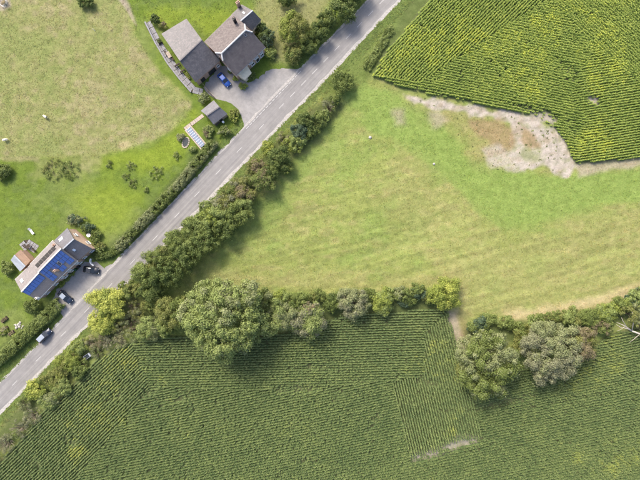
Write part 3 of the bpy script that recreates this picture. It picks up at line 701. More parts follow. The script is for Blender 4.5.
def planter(px, py, l, w, h, rz, label, boxm, pal, name="planter"):
    p = W(px, py); r = empty(name, (p.x, p.y, 0), label, "planter"); c, s = math.cos(rz), math.sin(rz)
    for a, b, ll, ww in ((0, 1, l, .06), (0, -1, l, .06), (1, 0, .06, w - .12), (-1, 0, .06, w - .12)):
        x, y = a * (l / 2 - .03), b * (w / 2 - .03); MB().box((p.x + c * x - s * y, p.y + s * x + c * y, h / 2), (ll, ww, h), rz).build("side_board", boxm, r)
    MB().box((p.x, p.y, h * .42), (l - .13, w - .13, h * .8), rz).build("soil", M['soil'], r)
    n = int(120 * l * w); u = rng.uniform(-.45, .45, (n, 2)) * (l, w)
    pos = np.stack([p.x + c * u[:, 0] - s * u[:, 1], p.y + s * u[:, 0] + c * u[:, 1], h + rng.uniform(0, .45, n)], 1)
    leaves("plants", pos, np.tile([0, 0, 1.0], (n, 1)) + rng.normal(0, .5, (n, 3)), rng.uniform(.14, .3, n), tints(pal, n, pos), r)

# ------------------------------------------------------------------ foliage
PAL = dict(dark=((.078, .112, .030), (.130, .172, .046)), mid=((.118, .160, .040), (.205, .248, .066)), light=((.190, .245, .072), (.305, .355, .115)), sage=((.185, .215, .090), (.295, .315, .150)),
           olive=((.150, .170, .045), (.245, .255, .075)), yellow=((.34, .375, .07), (.54, .56, .14)), lime=((.185, .235, .045), (.31, .355, .075)), grey=((.185, .195, .108), (.29, .29, .17)), brown=((.17, .145, .075), (.27, .225, .13)),
           blue=((.070, .115, .062), (.120, .165, .090)), pale=((.24, .24, .12), (.36, .34, .19)))
def tints(pal, n, pos=None, per=None):
    lo, hi = np.array(PAL[pal][0]), np.array(PAL[pal][1]); t = rng.beta(2, 2, n)
    if per is not None: t = np.clip(.55 * t + .45 * per, 0, 1)
    return (lo + (hi - lo) * t[:, None]) * rng.uniform(.85, 1.15, (n, 1))
def leaves(name, pos, nrm_, size, tint, parent=None, aspect=.62):
    n = len(pos); nrm_ = nrm_ / np.linalg.norm(nrm_, axis=1)[:, None]
    a = rng.normal(size=(n, 3)); t = np.cross(nrm_, a); t /= np.linalg.norm(t, axis=1)[:, None]; b = np.cross(nrm_, t)
    t *= size[:, None] * .5; b *= size[:, None] * .5 * aspect
    tip = nrm_ * (size * .12)[:, None]
    v = np.stack([pos - t - tip, pos - b, pos + t - tip, pos + b], 1).reshape(-1, 3)
    me = bpy.data.meshes.new(name); me.vertices.add(4 * n); me.vertices.foreach_set("co", v.astype(np.float32).ravel())
    me.loops.add(4 * n); me.loops.foreach_set("vertex_index", np.arange(4 * n, dtype=np.int32)); me.polygons.add(n); me.polygons.foreach_set("loop_start", np.arange(0, 4 * n, 4, dtype=np.int32))
    me.update(calc_edges=True)
    c = np.concatenate([np.repeat(tint, 4, 0), np.ones((4 * n, 1))], 1)
    at = me.attributes.new("tint", 'FLOAT_COLOR', 'POINT'); at.data.foreach_set("color", c.astype(np.float32).ravel()); me.materials.append(M['leaf'])
    o = bpy.data.objects.new(name, me); col.objects.link(o)
    if parent is not None: put(o, parent)
    return o

def clump_leaves(cc, cr, leaf, layers, pal, pal2=None, p2=0.0, squash=.85):
    """leaves on the shells of clumps: cc centres (K,3), cr radii (K,)"""
    K = len(cc); per = np.maximum(6, (layers * 2.6 * math.pi * cr ** 2 / (leaf * leaf * .31))).astype(int)
    k = np.repeat(np.arange(K), per); n = len(k)
    d = rng.normal(size=(n, 3)); d[:, 2] = d[:, 2] * .8 + .45; d /= np.linalg.norm(d, axis=1)[:, None]
    rad = cr[k] * (1 - .5 * rng.random(n) ** 2) * rng.uniform(.75, 1.3, n)
    st = rng.random(n) < .10; rad[st] *= rng.uniform(1.1, 1.75, int(st.sum()))
    pos = cc[k] + d * rad[:, None] * (1, 1, squash)
    nn = d + rng.normal(0, .42, (n, 3)); nn[:, 2] += .25
    tone = rng.random(K)[k]
    t = tints(pal, n, None, tone)
    if pal2:
        fld = vnoise(cc[:, 0] + 50, cc[:, 1] + cc[:, 2], 3.2, int(rng.integers(1, 9999)), 2) + .16 * rng.random(K); sel = (fld < np.quantile(fld, p2))[k] ^ (rng.random(n) < .08); t[sel] = tints(pal2, int(sel.sum()), None, tone[sel])
    keep = pos[:, 2] > .06
    return pos[keep], nn[keep], (leaf * rng.uniform(.55, 1.45, n))[keep], t[keep]

def tree(name, px, py, rx, ry, h, pal, label, cat="tree", pal2=None, p2=.25, dens=1.0, group=None, leaf=None, gap=.0):
    zc = h * .55; c = W(px, py, h * .7); k = S * (H - h * .7) / H * (1.1 if name == 'bush' else 1.03); rx, ry = rx * k, ry * k
    root = empty(name, (c.x, c.y, 0), label, cat, group)
    rz = h * .5 if h > 4 else h * .6; r = (rx + ry) / 2
    cr0 = float(np.clip(r * .2, .3, .95)); area = 2.2 * math.pi * rx * ry
    K = max(7, int(dens * area / (cr0 * cr0 * 2.3)))
    d = rng.normal(size=(K * 2, 3)); d /= np.linalg.norm(d, axis=1)[:, None]; d = d[d[:, 2] > -.35][:K]
    ang = np.arctan2(d[:, 1], d[:, 0]); ph = rng.uniform(0, 6.28, 4)
    lk = 1.0 if r < 5 else .45
    lob = 1 + lk * .14 * np.sin(3 * ang + ph[0]) + lk * .12 * np.sin(5 * ang + ph[1]) + .05 * np.sin(8 * ang + ph[2]) + .06 * np.sin(6 * d[:, 2] + ph[3])
    f = lob * rng.uniform(.74, 1.04, len(d))
    inner = rng.random(len(d)) < .18; f[inner] *= rng.uniform(.5, .8, inner.sum())
    cc = np.stack([c.x + d[:, 0] * (rx - cr0 * .6) * f, c.y + d[:, 1] * (ry - cr0 * .6) * f, zc + np.where(d[:, 2] > 0, d[:, 2] * (h - zc - cr0 * .6), d[:, 2] * (zc - h * .12)) * f], 1)
    cr = cr0 * rng.uniform(.5, 1.4, len(d))
    if gap: 
        kk = rng.random(len(cc)) > gap; cc, cr = cc[kk], cr[kk]
    lf = leaf or float(np.clip(.2 + r * .013, .2, .34))
    leaves("crown", *clump_leaves(cc, cr, lf * 1.04, .88, pal, pal2, p2), root)
    mb = MB(); tr = max(.05, .022 * h + .012 * r)
    mb.tube([(c.x, c.y, -.05), (c.x + .1, c.y, zc * .5), (c.x, c.y + .1, zc)], [tr * 1.35, tr, tr * .7], 8)
    for q in cc[rng.choice(len(cc), min(len(cc), 9 if h > 5 else 6), replace=False)]:
        s = Vector((c.x, c.y, zc * rng.uniform(.45, .95))); e = Vector(q); m_ = s.lerp(e, .5) + Vector((0, 0, .12 * h * rng.random()))
        mb.tube([s, m_, e], [tr * .5, tr * .32, tr * .1], 5)
    mb.build("trunk", M['bark'], root, True)
    return root

def scrub(name, px, py, r_, h, pal, label, pal2=None, p2=.4):
    """twiggy bush: bare stems show through thin leaves"""
    c = W(px, py, h * .6); k = S * (H - h * .6) / H; r = r_ * k; root = empty(name, (c.x, c.y, 0), label, "bush")
    mb = MB(); n = int(26 + r * 14) if h > 1.3 else 8
    for i in range(n):
        a = rng.uniform(0, 6.28); q = r * math.sqrt(rng.random()); e = Vector((c.x + q * math.cos(a), c.y + q * math.sin(a), h * rng.uniform(.55, 1.0) * (1 - .4 * (q / r) ** 2)))
        s = Vector((c.x + .3 * q * math.cos(a), c.y + .3 * q * math.sin(a), 0)); mb.tube([s, s.lerp(e, .55) + Vector((0, 0, .2)), e], [.05, .035, .012], 4)
    mb.build("stems", M['drystem'] if pal in ('grey', 'pale') else M['bark'], root)
    K = int(10 + r * r * (2.2 if h > 1.3 else 4)); a = rng.uniform(0, 6.28, K); q = r * np.sqrt(rng.random(K)) * .92
    cc = np.stack([c.x + q * np.cos(a), c.y + q * np.sin(a), h * rng.uniform(.45, .9, K) * (1 - .4 * (q / r) ** 2)], 1)
    leaves("foliage", *clump_leaves(cc, rng.uniform(.3, .62, K) * (1 if h > 1.3 else .7), .2, .75, pal, pal2, p2), root, .4); return root

def hedge(name, line, width, h, pal, label, pal2=None, p2=.2, round_=.25):
    pw = WA(resample(line, 1.0), h * .7); d = np.gradient(pw, axis=0); d /= np.hypot(d[:, 0], d[:, 1])[:, None]; nn = np.stack([-d[:, 1], d[:, 0]], 1)
    root = empty(name, (pw[len(pw) // 2, 0], pw[len(pw) // 2, 1], 0), label, "hedge"); L = np.hypot(*np.diff(pw, axis=0).T).sum()
    cr0 = .42; K = int(L * (width + 2 * h) / (cr0 * cr0 * 1.7)); i = rng.integers(0, len(pw), K)
    per = rng.random(K) * (width + 2 * h); side = np.where(per < h, -1, np.where(per > h + width, 1, 0))
    off = np.where(side == 0, per - h - width / 2, side * width / 2); z = np.where(side == 0, h, np.where(side < 0, per, per - h - width))
    z = np.where(side == 0, h * (1 - round_ * (np.abs(off) / (width / 2)) ** 3), z * .9)
    wob = 1 + .18 * (vnoise(i.astype(float), np.zeros(K), 9, 3, 2) - .5)
    cc = np.stack([pw[i, 0] + nn[i, 0] * off * .86 * wob, pw[i, 1] + nn[i, 1] * off * .86 * wob, np.maximum(.25, z - .3) * (.9 + .2 * vnoise(i.astype(float), off * 3, 5, 8, 2))], 1)
    leaves("foliage", *clump_leaves(cc, cr0 * rng.uniform(.7, 1.25, K), .2, .66, pal, pal2, p2), root)
    mb = MB()
    for j in range(6, len(pw) - 4, 9):
        b = Vector((*pw[j], 0)); mb.tube([b, b + Vector((rng.uniform(-.2, .2), rng.uniform(-.2, .2), h * .8))], [.06, .03], 5)
    mb.build("stems", M['bark'], root); return root

planter(160, 42, 1.1, 1.1, .5, SW, "square dark planter of green plants on the paved strip", M['darkwood'], 'dark')
planter(188, 76, 1.9, .7, .4, SW, "long planter of yellowish plants by the lower barn corner", M['yellow'], 'lime')
# raised bed walk, cold frame and pond
edge = [(184.4, 129.2), (203.4, 115.2)]
slabs_path("garden_path", edge, 1.0, 1, 0.7, 0.03, M['edging'])
cf = empty("cold_frame", (*W(195.6, 138).xy, 0), "long blue-grey glass cold frame with beige edging in the vegetable garden", "cold frame")
p, q = W(188.6, 128.8), W(203.4, 146.4); d = (q - p); L = d.length; d.normalize(); o_ = Vector((-d.y, d.x, 0)); rz = math.atan2(d.y, d.x)
for s in (-1, 1): MB().box((p + q) / 2 + o_ * s * .92 + Vector((0, 0, .13)), (L + .5, .34, .26), rz).build("edging", M['edging'], cf)
for k in range(9):
    c = p + d * (L * (k + .5) / 9) + Vector((0, 0, .34)); MB().box(c, (L / 9 - .07, 1.36, .03), rz).build("pane", M['coldglass'], cf)
    MB().box(p + d * (L * k / 9) + Vector((0, 0, .33)), (.06, 1.44, .07), rz).build("glazing_bar", M['frame_al'], cf)
pond = empty("garden_pond", (*W(185.8, 142.6).xy, 0), "small dark pond with beige stone edge in the vegetable garden", "pond")
c = W(185.8, 142.6); mb = MB(); ring = [Vector((c.x + .75 * math.cos(a) * 1.0 + .25 * math.sin(a), c.y + 1.15 * math.sin(a), .02)) for a in np.linspace(0, 6.283, 17)[:-1]]; mb.poly(ring); mb.build("water", M['water'], pond)
for k, v in enumerate(ring):
    w_ = (v - c); w_.z = 0; MB().box(c + w_ * 1.18 + Vector((0, 0, .07)), (.42, .28, .14 + .05 * random.random()), math.atan2(w_.y, w_.x) + 1.57).build("stone", M['edging'], pond)
for i, (px, py, l, w_, lab) in enumerate([(5, 319.5, 2.0, .9, "dark raised bed nearest the lawn in the small left garden"), (6.5, 328, 1.2, .7, "small dark raised bed between two others in the left garden"), (12, 333, 1.7, .9, "dark raised bed nearest the garden hedge in the left garden")]):
    planter(px, py, l, w_, .3, R(40), lab, M['darkwood'], 'brown', "raised_bed")
p = W(18.5, 325.5); sp_ = empty("rubble_pile", (p.x, p.y, 0), "pale heap of stones beside the garden hedge", "stones")
def rock(c, r, seed):
    g_ = np.random.default_rng(seed); mb = MB(); n = 7; rows = []
    for j, (z, k) in enumerate(((0, .9), (.35, 1.0), (.65, .75), (.85, .3))):
        rows.append([Vector((c[0] + r * k * math.cos(a) * g_.uniform(.8, 1.2), c[1] + r * k * math.sin(a) * g_.uniform(.8, 1.2), c[2] + r * z * g_.uniform(.9, 1.1))) for a in np.linspace(0, 6.283, n + 1)[:-1]])
    i0 = len(mb.v); mb.v += [v for rw in rows for v in rw]
    for j in range(3):
        for k in range(n): mb.f.append((j * n + k, j * n + (k + 1) % n, (j + 1) * n + (k + 1) % n, (j + 1) * n + k)); mb.m.append(0)
    mb.f.append(tuple(3 * n + k for k in range(n))); mb.m.append(0); return mb
for k in range(16): rock((p.x + rng.normal(0, .55), p.y + rng.normal(0, .4), 0), rng.uniform(.15, .38), k).build("stone", M['boulder'], sp_)

# patio and lawn furniture behind the long house
slabs_path("patio", [(22, 248), (27.5, 243.5), (36, 249)], 2.4, 3, .8, .03, M['stone'])
table(29.5, 246.5, 1.2, .9, AX, "small dark patio table behind the solar house", M['darkwood'], "patio_table")
bench(26.2, 246, 1.2, AX + 1.57, "dark patio bench next to the terracotta annex roof", M['darkwood']); bench(34.6, 250, 1.2, AX - 1.57, "dark patio bench nearest the long roof's edge", M['darkwood'])
def chair(px, py, rz, label, mat):
    p = W(px, py); r = empty("lawn_chair", (p.x, p.y, 0), label, "chair"); c, s = math.cos(rz), math.sin(rz)
    def at(x, y): return Vector((p.x + c * x - s * y, p.y + s * x + c * y, 0))
    Rm = Matrix.Rotation(rz, 3, 'Z')
    MB().box(at(.1, 0) + Vector((0, 0, .38)), (1.3, .62, .06), 0, Rm @ Matrix.Rotation(R(4), 3, 'Y')).build("seat", mat, r)
    MB().box(at(-.78, 0) + Vector((0, 0, .62)), (.75, .62, .06), 0, Rm @ Matrix.Rotation(R(42), 3, 'Y')).build("backrest", mat, r)
    for a in (-.5, .6):
        for b in (-.26, .26): MB().box(at(a, b) + Vector((0, 0, .175)), (.06, .06, .35), rz).build("leg", mat, r)
chair(32.6, 231.8, R(-55), "white reclining garden chair alone on the lawn", M['white'])
p = W(89.8, 235.2); ob = empty("plastic_table", (p.x, p.y, 0), "small white table among shrubs beside the brick gable", "table")
MB().tube([(p.x, p.y, .68), (p.x, p.y, .72)], [.55, .55], 14).build("table_top", M['white'], ob)
for a in range(4): MB().tube([(p.x + .35 * math.cos(a * 1.57), p.y + .35 * math.sin(a * 1.57), 0), (p.x + .3 * math.cos(a * 1.57), p.y + .3 * math.sin(a * 1.57), .68)], [.03, .03], 6).build("leg", M['white'], ob)
wall_line("kerb_wall", [(92.0, 258.5), (91.2, 261), (92.2, 263.6), (94.8, 265.4)], .7, .22, M['white'], "short curved white wall by the parked car at the solar house", "wall")
def bin_(px, py, mat, label):
    p = W(px, py); r = empty("wheelie_bin", (p.x, p.y, 0), label, "bin")
    c = Vector((p.x, p.y, 0)); a = Matrix.Rotation(AX, 3, 'Z')
    def ring(w, z): return [c + a @ Vector((x * w, y * w, z)) for x, y in ((-1, -1), (1, -1), (1, 1), (-1, 1))]
    MB().prism(ring(.24, .08), ring(.31, 1.0)).build("bin_body", mat, r); MB().prism(ring(.34, 1.01), ring(.28, 1.1)).build("lid", mat, r)
    for s in (-1, 1):
        q = c + a @ Vector((s * .28, -.24, .1)); e = q + a @ Vector((s * .06, 0, 0)); MB().tube([q, e], [.1, .1], 8).build("wheel", M['tyre'], r)
bin_(79.6, 266.5, M['plastic'], "black wheelie bin by the front wall of the solar house"); bin_(76.8, 269.3, m_plain("green_plastic", (.02, .07, .03), .5, .1), "green wheelie bin by the front wall of the solar house")

# ------------------------------------------------------------------ vehicles
def car(px, py, ang, paint, label, L=4.3, wd=1.78, h=1.48, roof=None, est=False):
    p = W(px, py, 1.0); root = empty("parked_car", (p.x, p.y, 0.012), label, "car", None, ang); k = L / 4.3; y_ = wd / 1.8
    def loft(st):
        mb = MB(); n = 10
        for x, w, zb, zs, zt in st:
            x *= k; w *= y_
            mb.v += [Vector((x, a * w, z)) for a, z in ((0, zb), (.78, zb), (.98, zb + .22), (1.0, zs - .18), (.9, zs), (0, zt), (-.9, zs), (-1.0, zs - .18), (-.98, zb + .22), (-.78, zb))]
        for i in range(len(st) - 1):
            for j in range(n): mb.f.append((i * n + j, (i + 1) * n + j, (i + 1) * n + (j + 1) % n, i * n + (j + 1) % n)); mb.m.append(0)
        mb.f.append(tuple(range(n))); mb.f.append(tuple((len(st) - 1) * n + j for j in range(n - 1, -1, -1))); mb.m += [0, 0]; return mb
    def local(mb, name, m, par=root, sm=False):
        o = bpy.data.objects.new(name, mb.mesh(name, m, sm)); col.objects.link(o); o.parent = par; return o
    body = local(loft([(-2.15, .62, .36, .80, .82), (-2.08, .80, .26, .93, .95), (-1.7, .88, .20, .98, 1.0), (-.6, .9, .2, .99, 1.02), (.55, .9, .2, .97, 1.02), (1.1, .89, .2, .93, .99), (1.7, .86, .2, .83, .89), (2.02, .76, .26, .70, .74), (2.15, .58, .34, .60, .62)]), "body", paint, sm=True)
    zt = h; xr = -1.95 if est else -1.75
    B = [(xr, .80, .98), (1.05, .80, .97)]; T = [(xr + (.28 if est else .62), .62, zt - .03), (.22, .62, zt - .03)]
    cab = MB(); base = [Vector((x * k, s * w * y_, z)) for (x, w, z), s in ((B[0], -1), (B[1], -1), (B[1], 1), (B[0], 1))]; top_ = [Vector((x * k, s * w * y_, z)) for (x, w, z), s in ((T[0], -1), (T[1], -1), (T[1], 1), (T[0], 1))]
    cab.prism(base, top_); local(cab, "cabin", paint)
    rf = MB(); t2 = [v + Vector((0, 0, .005)) for v in top_]; m_ = sum(t2, Vector()) / 4; t3 = [m_ + (v - m_) * .82 + Vector((0, 0, .045)) for v in t2]; rf.prism(t2, t3); local(rf, "roof", roof or paint)
    def glass(a, b, c, d_, name):
        q = [a, b, c, d_]; m_ = sum(q, Vector()) / 4; n = (b - a).cross(d_ - a).normalized(); q = [m_ + (v - m_) * .88 for v in q]
        g_ = MB(); g_.prism([v + n * .003 for v in q], [v + n * .015 for v in q]); local(g_, name, M['glass'])
    glass(base[1], base[2], top_[2], top_[1], "windscreen"); glass(base[3], base[0], top_[0], top_[3], "rear_window")
    for i0, i1, nm in ((0, 1, 1), (2, 3, -1)):
        a, b, c, d_ = base[i0], base[i1], top_[i1], top_[i0]; m0, m1 = a.lerp(b, .5), d_.lerp(c, .5)
        glass(a, m0, m1, d_, "side_window"); glass(m0, b, c, m1, "side_window")
    for sx in (-1.32, 1.36):
        for s in (-1, 1):
            x, y = sx * k, s * .80 * y_
            w_ = local(MB().tube([(x, y - .1, .31), (x, y + .1, .31)], [.32, .32], 16), "wheel", M['tyre'])
            local(MB().tube([(x, y + s * .09, .31), (x, y + s * .115, .31)], [.21, .19], 12), "rim", M['rim'], w_)
    for s in (-1, 1):
        local(MB().box((2.03 * k, s * .55 * y_, .62), (.16, .3, .13)), "headlight", M['lamp']); local(MB().box((-2.1 * k, s * .62 * y_, .78), (.1, .22, .16)), "tail_light", M['redlamp'])
        local(MB().box((.72 * k, s * .97 * y_, 1.0), (.12, .2, .13)), "mirror", paint)
    return root
def pang(a, b): p, q = W(*a), W(*b); return math.atan2(q.y - p.y, q.x - p.x)
blue = m_car("blue_paint", (.010, .055, .27)); navy = m_car("navy_paint", (.012, .018, .035)); black = m_car("black_paint", (.010, .011, .013)); sky_sheen = m_car("painted_sky_reflection", (.27, .30, .34))  # last tone: sky reflection painted onto the roofs of dark cars
car(223.8, 79.4, pang((218, 73), (230, 87)), blue, "bright blue car on the forecourt between barn and farmhouse", 4.2, 1.75)
car(64.6, 297.2, pang((58, 291.5), (71, 303)), navy, "dark car at the lower end of the solar house, nose to the road", 4.3, 1.78, 1.48, sky_sheen)
car(90.6, 270.2, pang((84, 269.5), (98, 271.5)), black, "black car at the upper end of the solar house frontage", 4.2, 1.78)
car(43.6, 335.9, pang((37, 342.5), (50.5, 329)), navy, "dark navy car parked on the road edge against the hedge", 4.5, 1.82, 1.6, sky_sheen, True)

# ------------------------------------------------------------------ sheep and small field things
def sheep(px, py, ang, label):
    p = W(px, py, .5); root = empty("sheep", (p.x, p.y, 0), label, "sheep", "sheep grazing the pasture", ang)
    V = [(-.42, 0, .68), (-.15, 0, .70), (.2, 0, .70), (.42, 0, .66), (.60, 0, .55), (.76, 0, .36), (-.55, 0, .55)]; E = [(0, 1), (1, 2), (2, 3), (3, 4), (4, 5), (0, 6)]; Rr = [.26, .32, .31, .25, .15, .09, .06]
    for x0, i in ((-.36, 0), (.34, 3)):
        for s in (-1, 1):
            n = len(V); back = -.05 if i == 0 else .02
            V += [(x0, s * .15, .42), (x0 + back, s * .15, .22), (x0, s * .15, .02)]; Rr += [.10, .055, .05]; E += [(i, n), (n, n + 1), (n + 1, n + 2)]
    me = bpy.data.meshes.new("fleece"); me.from_pydata(V, E, []); me.materials.append(M['wool']); o = bpy.data.objects.new("body", me); col.objects.link(o); o.parent = root
    sk = o.modifiers.new("skin", 'SKIN'); layer = me.skin_vertices[0] if me.skin_vertices else None
    if layer is None:
        bpy.context.view_layer.objects.active = o
    for i, r in enumerate(Rr): me.skin_vertices[0].data[i].radius = (r, r)
    me.skin_vertices[0].data[1].use_root = True
    ss = o.modifiers.new("round", 'SUBSURF'); ss.levels = 2; ss.render_levels = 2
    for s in (-1, 1): 
        e = MB().box((.62, s * .13, .52), (.05, .16, .05)); eo = bpy.data.objects.new("ear", e.mesh("ear", M['wool'])); col.objects.link(eo); eo.parent = root
    return root
sheep(45.2, 116.6, R(150), "pale sheep in mid pasture, well clear of the edge"); sheep(5.2, 139.8, R(15), "pale sheep at the left margin, just above the lawn boundary")
for px, py, r, lab in ((370, 137.5, .42, "small pale boulder in the upper meadow, nearer the roadside hedge"), (434, 164, .36, "small pale boulder on the green band of the meadow")):
    p = W(px, py); tag(rock((p.x, p.y, 0), r, int(px)).build("boulder", M['boulder']), lab, "boulder")
p = W(95.2, 31); po = empty("marker_post", (p.x, p.y, 0), "thin white post standing in the upper pasture", "post")
MB().tube([(p.x, p.y, 0), (p.x, p.y, 1.25)], [.06, .05], 8).build("shaft", M['white'], po); MB().tube([(p.x, p.y, 1.25), (p.x, p.y, 1.32)], [.08, .03], 8).build("cap", M['white'], po)
p = W(4.8, 3.8); fd = empty("ring_feeder", (p.x, p.y, 0), "round metal hay feeder on bare ground in the pasture corner", "feeder")
for z in (.25, .65, 1.05): MB().tube([(p.x + 1.0 * math.cos(a), p.y + 1.0 * math.sin(a), z) for a in np.linspace(0, 6.283, 25)], [.035] * 25, 6).build("ring", M['galv'], fd)
for a in np.linspace(0, 6.283, 13)[:-1]: MB().tube([(p.x + math.cos(a), p.y + math.sin(a), 0), (p.x + math.cos(a), p.y + math.sin(a), 1.08)], [.025, .025], 6).build("bar", M['galv'], fd)
rock((p.x + .1, p.y, 0), .75, 5).build("hay", M['hay'], fd)
p = W(88.6, 355.6); tkn = empty("trough", (p.x, p.y, 0), "grey metal cattle trough in the hedge gap by the maize corner", "trough"); rz = R(35)
mb = MB(); A = Matrix.Rotation(rz, 3, 'Z'); c = Vector((p.x, p.y, 0))
for d_, o2 in (((2.0, .07, .75), (0, .5, .375)), ((2.0, .07, .75), (0, -.5, .375)), ((.07, .92, .75), (.97, 0, .375)), ((.07, .92, .75), (-.97, 0, .375)), ((1.86, .92, .06), (0, 0, .06))): mb.box(c + A @ Vector(o2), d_, rz)
mb.build("tank", M['galv'], tkn); MB().box(c + A @ Vector((-.1, 0, .5)), (1.7, .9, .02), rz).build("water", M['water'], tkn); MB().box(c + A @ Vector((.75, 0, .79)), (.42, 1.06, .05), rz).build("valve_cover", M['galv'], tkn)

# ------------------------------------------------------------------ trees, bushes and hedges
T = tree
# roadside hedgerow, from the maize corner down to the junction of hedges
T("bush", 343, 82, 11, 11, 3.6, 'mid', "round green bush alone on the verge by the maize corner", "bush")
scrub("bush", 329, 107, 8, 2.6, 'grey', "grey twiggy bush at the top end of the roadside hedgerow", 'mid')
T("bush", 335, 100, 5, 5, 2.2, 'mid', "small green bush just above the grey twiggy bush", "bush")
T("bush", 321, 118, 8, 8, 3.2, 'mid', "bushy green shrub directly below the grey twiggy bush", "bush", 'light')
T("bush", 306, 121, 9, 8, 4.0, 'dark', "dark bush that reaches out to the road edge near the driveway", "bush")
T("bush", 300, 131, 8, 8, 4.0, 'blue', "bluish dark bush behind the one at the road edge", "bush")
scrub("bush", 283, 138, 8, 2.2, 'pale', "pale dry bush on the verge opposite the driveway", 'lime')
T("bush", 296, 143, 9, 8, 3.6, 'light', "light green bush on the field side, below the bluish bush", "bush", 'lime')
T("bush", 267, 147, 6, 6, 1.8, 'lime', "low lime-coloured bush on the verge, below the pale dry one", "bush", 'yellow')
T("tree", 279, 157, 12, 11, 5.0, 'dark', "dark green small tree halfway up the roadside hedgerow", "tree", 'mid')
T("bush", 287, 168, 7, 6, 3.2, 'mid', "green bush bulging into the meadow below the dark small tree", "bush")
T("bush", 256, 168, 11, 9, 3.2, 'olive', "brownish bush on the road side, mid hedgerow", "bush", 'brown', .35)
T("tree", 262, 181, 13, 11, 5.0, 'mid', "green hedgerow tree on the meadow side, beside the brownish bush", "tree", 'brown', .15)
T("bush", 241, 184, 10, 8, 3.0, 'olive', "pinkish grey bush at the road edge, mid hedgerow", "bush", 'grey', .4)
T("bush", 245, 196, 12, 10, 4.2, 'olive', "olive bush below the pinkish grey one", "bush", 'brown', .3)
T("bush", 224, 204, 12, 11, 4.0, 'olive', "olive and brown bush overhanging the verge", "bush", 'grey', .3)
T("tree", 240, 211, 13, 12, 5.5, 'mid', "dense green tree on the meadow side, upper half of the thick hedgerow", "tree", 'light', .2)
T("bush", 206, 208, 8, 7, 3.4, 'mid', "small green bush poking over the road edge", "bush", 'light')
T("tree", 214, 217, 13, 12, 5.5, 'light', "bright green tree with lime shoots in the thick hedgerow", "tree", 'lime', .35)
T("tree", 224, 228, 13, 12, 5.5, 'dark', "dark tree on the meadow edge, behind the bright green one", "tree", 'mid', .3)
T("tree", 196, 225, 13, 11, 5.2, 'mid', "green tree leaning to the road, below the bright green one", "tree", 'light', .2)
T("tree", 203, 241, 15, 13, 6.5, 'dark', "dark spreading tree on the meadow edge of the thick hedgerow", "tree", 'mid', .35)
T("tree", 178, 240, 14, 12, 6.0, 'mid', "rounded green tree at the road edge in the thick hedgerow", "tree", 'light', .2)
T("tree", 184, 257, 16, 14, 7.0, 'dark', "deep green tree near the lower meadow corner", "tree", 'mid', .25)
T("tree", 160, 258, 15, 13, 6.5, 'mid', "green tree by the road opposite the trimmed hedge's end", "tree", 'olive', .2)
T("tree", 166, 275, 17, 14, 7.5, 'dark', "darkest broad tree at the lower end of the thick hedgerow", "tree", 'mid', .15)
T("tree", 145, 274, 14, 12, 6.0, 'mid', "green tree at the road edge just above the yellow bush", "tree", 'light', .2)
T("bush", 152, 291, 13, 10, 4.5, 'mid', "dark green bush at the foot of the thick hedgerow", "bush", 'dark', .5)
T("bush", 133, 290, 10, 8, 3.6, 'mid', "green bush between the yellow bush and the road hedgerow", "bush", 'olive', .4)
# the hedge junction
T("tree", 108, 303, 19, 15, 4.5, 'yellow', "bright yellow tree leaning over the road edge", "tree", 'lime', .2, group=None)
T("bush", 101, 322, 13, 11, 3.4, 'yellow', "bright yellow bush below the bright yellow tree", "bush", 'lime', .2)
scrub("bush", 132, 305, 11, 2.6, 'olive', "olive scrub right of the bright yellow tree", 'grey', .3)
T("bush", 150, 306, 9, 7, 2.8, 'mid', "low green bush between scrub and the olive tree", "bush", 'olive', .4)
scrub("bush", 129, 322, 10, 2.2, 'sage', "sage-coloured scrub in the middle of the hedge junction", 'brown', .25)
T("tree", 148, 330, 12, 12, 5.0, 'light', "small light green tree at the corner of the lower maize", "tree", 'sage', .3)
T("tree", 172, 312, 17, 16, 8.0, 'olive', "olive green tree tucked against the left of the giant tree", "tree", 'mid', .35)
T("tree", 166, 328, 10, 10, 5.5, 'mid', "green small tree between the olive tree and the light green one", "tree", 'light', .3)
scrub("bush", 104, 342, 9, 2.0, 'grey', "grey dry scrub below the yellow bush", 'brown', .3)
scrub("bush", 118, 341, 9, 1.9, 'pale', "pale tangled scrub at the top corner of the maize headland", 'sage', .5)
scrub("bush", 89, 343, 8, 1.8, 'pale', "pale dry scrub on the verge beside the trough", 'lime', .3)
scrub("bush", 117, 328, 9, 2.2, 'sage', "sage scrub just right of the yellow bush", 'olive', .4)
scrub("bush", 139, 317, 9, 2.4, 'olive', "olive scrub in the gap left of the light green corner tree", 'sage', .3)
scrub("bush", 134, 334, 8, 1.9, 'mid', "green scrub on the maize corner below the sage scrub", 'sage', .4)
T("bush", 158, 300, 9, 7, 3.4, 'mid', "green bush in the notch between hedgerow foot and olive tree", "bush", 'olive', .3)
T("bush", 124, 287, 7, 5, 2.6, 'olive', "olive bush behind the bright yellow tree at the road edge", "bush", 'mid', .4)
T("bush", 185, 299, 8, 6, 3.0, 'mid', "small green bush on the meadow corner behind the giant tree", "bush", 'dark', .3)
T("bush", 295, 308, 8, 8, 4.5, 'mid', "dark green bush wedged between two grey-green hedge trees", "bush", 'dark', .4)
T("bush", 520, 347, 8, 9, 3.6, 'mid', "dark green bush in the gap below the olive squeezed bush", "bush", 'olive', .4)
T("bush", 344, 294, 8, 5, 2.6, 'mid', "low green bush behind the willow-grey tree", "bush", 'light', .4)
T("bush", 410, 300, 8, 5, 2.4, 'dark', "low dark bush at the maize edge, left of the round yellow tree", "bush", 'mid', .4)
T("bush", 311, 131, 8, 7, 3.0, 'mid', "green bush filling the meadow side near the top of the hedgerow", "bush", 'dark', .3)
